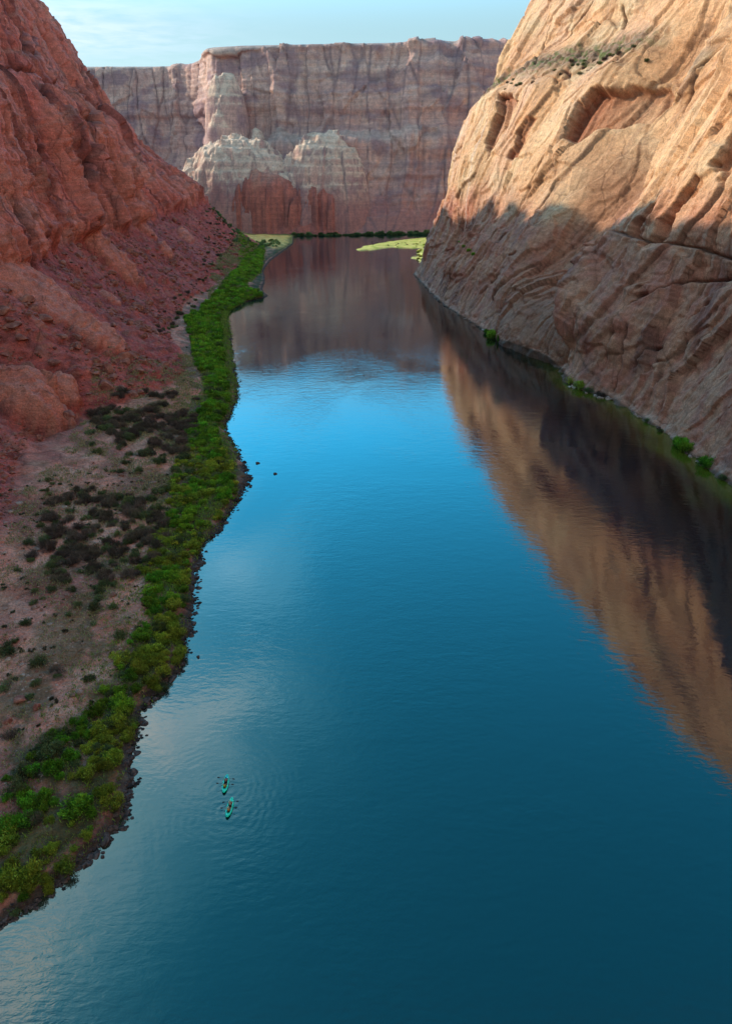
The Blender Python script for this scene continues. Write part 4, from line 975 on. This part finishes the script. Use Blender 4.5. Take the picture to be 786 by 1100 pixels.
def person(kroot, y, label, top, topname, hat, lean, tilt):
    """seated paddler in the boat's own axes, facing +Y; returns the two hand points"""
    M_ = Matrix.Translation(kroot.location) @ Matrix.Rotation(kroot.rotation_euler.z, 4, 'Z')
    root = bpy.data.objects.new('person', None); root.empty_display_size = .2; root.matrix_world = M_ @ Matrix.Translation((0, y, .20)); link(root, label, 'person')
    pel = Vector((0, 0, .10)); hands = {}
    vs, es, rd = [], [], []
    def V(p, r): vs.append(tuple(p)); rd.append(r); return len(vs)-1
    def E_(a, b): es.append((a, b))
    p0 = V(pel, (.155, .115)); p1 = V((0, lean*.4-.02, .28), (.14, .10)); p2 = V((0, lean*.8-.01, .46), (.165, .11)); p3 = V((0, lean, .56), (.09, .07)); p4 = V((0, lean+.02, .64), (.052, .052)); p5 = V((0, lean+.03, .69), (.05, .05))
    for a, b in ((p0, p1), (p1, p2), (p2, p3), (p3, p4), (p4, p5)): E_(a, b)
    for s in (-1, 1):
        dz = -.10*tilt*s; hx = .34; hand = Vector((s*hx, lean+.36+.05*s*tilt, .38+dz))
        sh = V((s*.18, lean, .53), (.06, .06)); el = V((s*.30, lean+.10, .33+dz*.4), (.042, .042)); wr = V(hand+Vector((0, -.07, -.012)), (.027, .022)); pm = V(hand+Vector((0, -.01, .0)), (.038, .02))
        E_(p3, sh); E_(sh, el); E_(el, wr); E_(wr, pm)
        for k, (ox, ln_) in enumerate(((-.033, .060), (-.011, .070), (.011, .066), (.032, .052))):   # four fingers folded over the shaft
            a = V(hand+Vector((ox, .022, .026)), (.0085, .0085)); b = V(hand+Vector((ox, .040, .004)), (.008, .008)); c = V(hand+Vector((ox, .030, -.024*ln_/.06)), (.007, .007)); E_(pm, a); E_(a, b); E_(b, c)
        a = V(hand+Vector((-s*.034, .004, -.020)), (.010, .010)); b = V(hand+Vector((-s*.014, .026, -.030)), (.008, .008)); E_(pm, a); E_(a, b)
        hands[s] = hand
        hp = V((s*.10, .06, .09), (.10, .09)); kn = V((s*.17, .46, .24), (.062, .060)); an = V((s*.13, .82, .04), (.040, .042)); ft = V((s*.13, .90, .06), (.042, .036)); to = V((s*.14, .93, .16), (.036, .024))
        E_(p0, hp); E_(hp, kn); E_(kn, an); E_(an, ft); E_(ft, to)
    me = bpy.data.meshes.new('body'); me.from_pydata(vs, es, []); me.materials.append(M_skin)
    o = bpy.data.objects.new('body', me); col.objects.link(o); o.parent = root
    md = o.modifiers.new('skin', 'SKIN'); md.use_smooth_shade = True
    for i, r in enumerate(rd): me.skin_vertices[0].data[i].radius = r
    me.skin_vertices[0].data[0].use_root = True
    sb_ = o.modifiers.new('sub', 'SUBSURF'); sb_.levels = 2; sb_.render_levels = 2
    # head: skull, jaw, nose, ears
    bm = bmesh.new(); hc = Vector((0, lean+.045, .80)); hv = ellipsoid(bm, hc, (.075, .095, .118), 20, 14)
    for v in hv:
        d = v.co-hc
        if d.z < -.03 and d.y > 0: v.co.x *= 1-.25*min(1, (-d.z-.03)/.08)
        if d.y > .06 and abs(d.x) < .022 and -.045 < d.z < .02: v.co.y += .022*(1-abs(d.x)/.022)*(1 if d.z < -.015 else .5)
        if d.y > .06 and .01 < abs(d.x) < .045 and .0 < d.z < .03: v.co.y -= .007
    for s in (-1, 1): ellipsoid(bm, hc+Vector((s*.076, -.005, -.005)), (.010, .020, .032), 8, 6)
    ellipsoid(bm, hc+Vector((0, .083, -.052)), (.024, .008, .007), 8, 6)
    hd = bm_obj('head', bm, M_skin, root)
    for s in (-1, 1):
        bm = bmesh.new(); ellipsoid(bm, hc+Vector((s*.028, .083, .012)), (.012, .008, .007), 8, 6); bm_obj('eye', bm, M_hair, hd)
    bm = bmesh.new(); vv = ellipsoid(bm, hc+Vector((0, -.012, .022)), (.084, .100, .112), 18, 12)
    bmesh.ops.delete(bm, geom=[v for v in vv if v.co.z-hc.z < (.035 if v.co.y-hc.y > .0 else -.07)], context='VERTS'); bm_obj('hair', bm, M_hair, hd)
    if hat:
        bm = bmesh.new(); vv = ellipsoid(bm, hc+Vector((0, 0, .05)), (.092, .108, .095), 18, 10)
        bmesh.ops.delete(bm, geom=[v for v in vv if v.co.z < hc.z+.045], context='VERTS')
        r0 = [bm.verts.new(hc+Vector((.092*math.cos(a), .108*math.sin(a), .05))) for a in np.linspace(0, 2*PI, 25)[:-1]]; r1 = [bm.verts.new(hc+Vector((.175*math.cos(a), .19*math.sin(a), .035+.01*math.cos(2*a)))) for a in np.linspace(0, 2*PI, 25)[:-1]]
        for i in range(24): bm.faces.new((r0[i], r0[(i+1) % 24], r1[(i+1) % 24], r1[i]))
        bm_obj('hat', bm, hat, root)
    # top and shorts close over the body
    def shell(name, secs, mat_):
        bm = bmesh.new(); rows = []
        for (cy_, cz_, rx, ry) in secs: rows.append([bm.verts.new((rx*math.copysign(abs(math.cos(a))**.8, math.cos(a)), cy_+ry*math.sin(a), cz_)) for a in np.linspace(0, 2*PI, 25)[:-1]])
        for i in range(len(rows)-1):
            for j in range(24): bm.faces.new((rows[i][j], rows[i+1][j], rows[i+1][(j+1) % 24], rows[i][(j+1) % 24]))
        bm_obj(name, bm, mat_, root)
    shell(topname, [(lean*.2-.01, .15, .175, .135), (lean*.4-.01, .28, .170, .130), (lean*.7, .42, .190, .140), (lean*.9, .52, .195, .125), (lean, .585, .13, .095), (lean+.01, .61, .075, .07)], top)
    bm = bmesh.new()
    for s in (-1, 1): tube_bm(bm, [(s*.06, -.06, .10), (s*.10, .08, .105), (s*.145, .34, .20)], [.135, .118, .092], 12)
    bm_obj('shorts', bm, M_short, root)
    # paddle held in both hands
    pr = bpy.data.objects.new('paddle', None); pr.empty_display_size = .2
    a, b = hands[-1], hands[1]; d = (b-a).normalized(); mid = (a+b)/2
    pr.matrix_world = root.matrix_world @ Matrix.Translation(mid)
    bm = bmesh.new(); tube_bm(bm, [d*-1.02, d*1.02], [.016, .016], 10); bm_obj('shaft', bm, M_pad, pr)
    for s in (-1, 1):
        bm = bmesh.new(); vv = ellipsoid(bm, (0, 0, 0), (.24, .012, .095), 16, 10)
        for v in vv: v.co = d*(s*(1.20+v.co.x))+Vector((0, .8, .6)).normalized()*v.co.z+Vector((0, .6, -.8))*v.co.y
        bm_obj('blade', bm, M_pad, pr)
    return root, pr
def heading(a, b):
    return math.atan2(-(a[0]-b[0]), a[1]-b[1])
h1 = heading(at(244.6, 832), at(240.4, 854)); h2 = heading(at(250.0, 856.5), at(243.5, 880.5))
K1 = kayak((KA[0][0], KA[0][1], -.03), h1, 'turquoise inflatable kayak with a pale blue bow, farther one of the pair', M_tealb)
K2 = kayak((KA[1][0], KA[1][1], -.03), h2, 'all turquoise inflatable kayak, nearer one of the pair', M_teal)
for kr, y, who, top, tn, hat, lean, tilt in ((K1, .42, 'person in a dusty rose shirt in the front seat of the farther kayak', M_rose, 'shirt', None, .04, 1.2), (K1, -.68, 'person in a yellow vest in the rear seat of the farther kayak', M_yel, 'vest', None, -.02, 1.0),
                                   (K2, .42, 'person in a beige shirt and straw hat in the front seat of the nearer kayak', M_tan, 'shirt', M_hat, .03, -1.0), (K2, -.68, 'person in an orange vest in the rear seat of the nearer kayak', M_org, 'vest', M_hat, -.02, -.8)):
    p_, pd = person(kr, y, who, top, tn, hat, lean, tilt)
    link(pd, 'black double-bladed paddle held by the '+who.split(' in ')[0]+' in the '+('front' if y > 0 else 'rear')+' seat of the '+('farther' if kr is K1 else 'nearer')+' kayak', 'paddle')


# ------------------------------------------------------------------ light
SUN_EL, SUN_AZ = math.radians(25.3), math.radians(-65)     # azimuth from +Y towards +X
sd = Vector((math.sin(SUN_AZ)*math.cos(SUN_EL), math.cos(SUN_AZ)*math.cos(SUN_EL), math.sin(SUN_EL)))
sun_d = bpy.data.lights.new('sun', 'SUN'); sun_d.energy = 4.8; sun_d.angle = math.radians(.55); sun_d.color = (1, .86, .66)
sun = bpy.data.objects.new('sun', sun_d); col.objects.link(sun); sun.rotation_euler = sd.to_track_quat('Z', 'Y').to_euler(); sun.location = (-200, 0, 500)
w = bpy.data.worlds.new('World'); sc.world = w; w.use_nodes = True
nt = w.node_tree; L = nt.links.new; bg = nt.nodes['Background']
sky = nd(nt, 'ShaderNodeTexSky', sky_type='NISHITA'); sky.sun_disc = False; sky.sun_elevation = SUN_EL; sky.sun_rotation = SUN_AZ
sky.air_density = 1.0; sky.dust_density = .6; sky.ozone_density = 1.5
hs = nd(nt, 'ShaderNodeHueSaturation'); hs.inputs['Hue'].default_value = .478; hs.inputs['Saturation'].default_value = 1.10; hs.inputs['Value'].default_value = 1.5
L(sky.outputs[0], hs.inputs['Color'])
tc = nd(nt, 'ShaderNodeTexCoord'); sep = nd(nt, 'ShaderNodeSeparateXYZ'); L(tc.outputs['Generated'], sep.inputs[0])
def mth(op, *a):
    n = nd(nt, 'ShaderNodeMath', operation=op)
    for i, v in enumerate(a):
        if isinstance(v, (int, float)): n.inputs[i].default_value = v
        else: L(v, n.inputs[i])
    return n.outputs[0]
zc = mth('MAXIMUM', sep.outputs[2], .04)
cx = mth('DIVIDE', sep.outputs[0], zc); cy = mth('DIVIDE', sep.outputs[1], zc)
cmb = nd(nt, 'ShaderNodeCombineXYZ'); L(cx, cmb.inputs[0]); L(cy, cmb.inputs[1])
cn = nd(nt, 'ShaderNodeTexNoise'); cn.inputs['Scale'].default_value = 3.2; cn.inputs['Detail'].default_value = 7; cn.inputs['Roughness'].default_value = .55; cn.inputs['Distortion'].default_value = .3
L(cmb.outputs[0], cn.inputs['Vector'])
tot = None
for x, y, r, a in ((-.40, 1.12, .21, 1.0), (-.52, .63, .14, 1.5), (-.38, 1.75, .22, .4), (-2.3, 6.2, .9, 1.0)):
    dx = mth('DIVIDE', mth('SUBTRACT', cx, x), r); dy = mth('DIVIDE', mth('SUBTRACT', cy, y), r*1.25)
    g = mth('MULTIPLY', mth('EXPONENT', mth('MULTIPLY', mth('ADD', mth('MULTIPLY', dx, dx), mth('MULTIPLY', dy, dy)), -1.0)), a)
    tot = g if tot is None else mth('ADD', tot, g)
mrc = nd(nt, 'ShaderNodeMapRange'); mrc.inputs[1].default_value = .33; mrc.inputs[2].default_value = .60; L(cn.outputs['Fac'], mrc.inputs[0])
cf = mth('MINIMUM', mth('MULTIPLY', tot, mrc.outputs[0]), .9)
mx = nd(nt, 'ShaderNodeMix', data_type='RGBA'); L(cf, mx.inputs[0]); L(hs.outputs[0], mx.inputs[6]); mx.inputs[7].default_value = (11.5, 12.5, 15.5, 1)
lowf = nd(nt, 'ShaderNodeMapRange', interpolation_type='SMOOTHSTEP'); lowf.inputs[1].default_value = .15; lowf.inputs[2].default_value = .34; lowf.inputs[3].default_value = 0; lowf.inputs[4].default_value = 1; L(sep.outputs[2], lowf.inputs[0])
hi = nd(nt, 'ShaderNodeVectorMath', operation='MULTIPLY'); L(mx.outputs[2], hi.inputs[0]); hi.inputs[1].default_value = (2.0, 1.70, 1.48)
zg = nd(nt, 'ShaderNodeMapRange'); zg.inputs[1].default_value = .28; zg.inputs[2].default_value = .9; zg.inputs[3].default_value = 1.22; zg.inputs[4].default_value = .76; L(sep.outputs[2], zg.inputs[0])
hi2 = nd(nt, 'ShaderNodeVectorMath', operation='SCALE'); L(hi.outputs[0], hi2.inputs[0]); L(zg.outputs[0], hi2.inputs['Scale']); hi = hi2
lo0 = nd(nt, 'ShaderNodeVectorMath', operation='SCALE'); L(mx.outputs[2], lo0.inputs[0]); lo0.inputs['Scale'].default_value = .32
lo = nd(nt, 'ShaderNodeVectorMath', operation='ADD'); L(lo0.outputs[0], lo.inputs[0]); lo.inputs[1].default_value = (1.75, 2.75, 3.0)
dv = nd(nt, 'ShaderNodeMix', data_type='RGBA'); L(lowf.outputs[0], dv.inputs[0]); L(lo.outputs[0], dv.inputs[6]); L(hi.outputs[0], dv.inputs[7])
# deep blue tint added to the sky up the canyon, to colour the water
nf = nd(nt, 'ShaderNodeMapRange', interpolation_type='SMOOTHSTEP'); nf.inputs[1].default_value = .12; nf.inputs[2].default_value = .52; L(sep.outputs[1], nf.inputs[0])
nf2 = mth('MULTIPLY', nf.outputs[0], mth('MULTIPLY', lowf.outputs[0], mth('SUBTRACT', 1.0, mth('MULTIPLY', cf, .8))))
dp = nd(nt, 'ShaderNodeMix', data_type='RGBA', blend_type='MULTIPLY'); L(nf2, dp.inputs[0]); L(dv.outputs[2], dp.inputs[6]); dp.inputs[7].default_value = (.17, 1.30, 2.1, 1)
L(dp.outputs[2], bg.inputs['Color']); bg.inputs['Strength'].default_value = .15

sc.view_settings.view_transform = 'Standard'; sc.view_settings.look = 'None'; sc.view_settings.exposure = 0
sc.cycles.use_denoising = True; sc.cycles.max_bounces = 6; sc.cycles.sample_clamp_indirect = 8
sc.cycles.use_adaptive_sampling = True
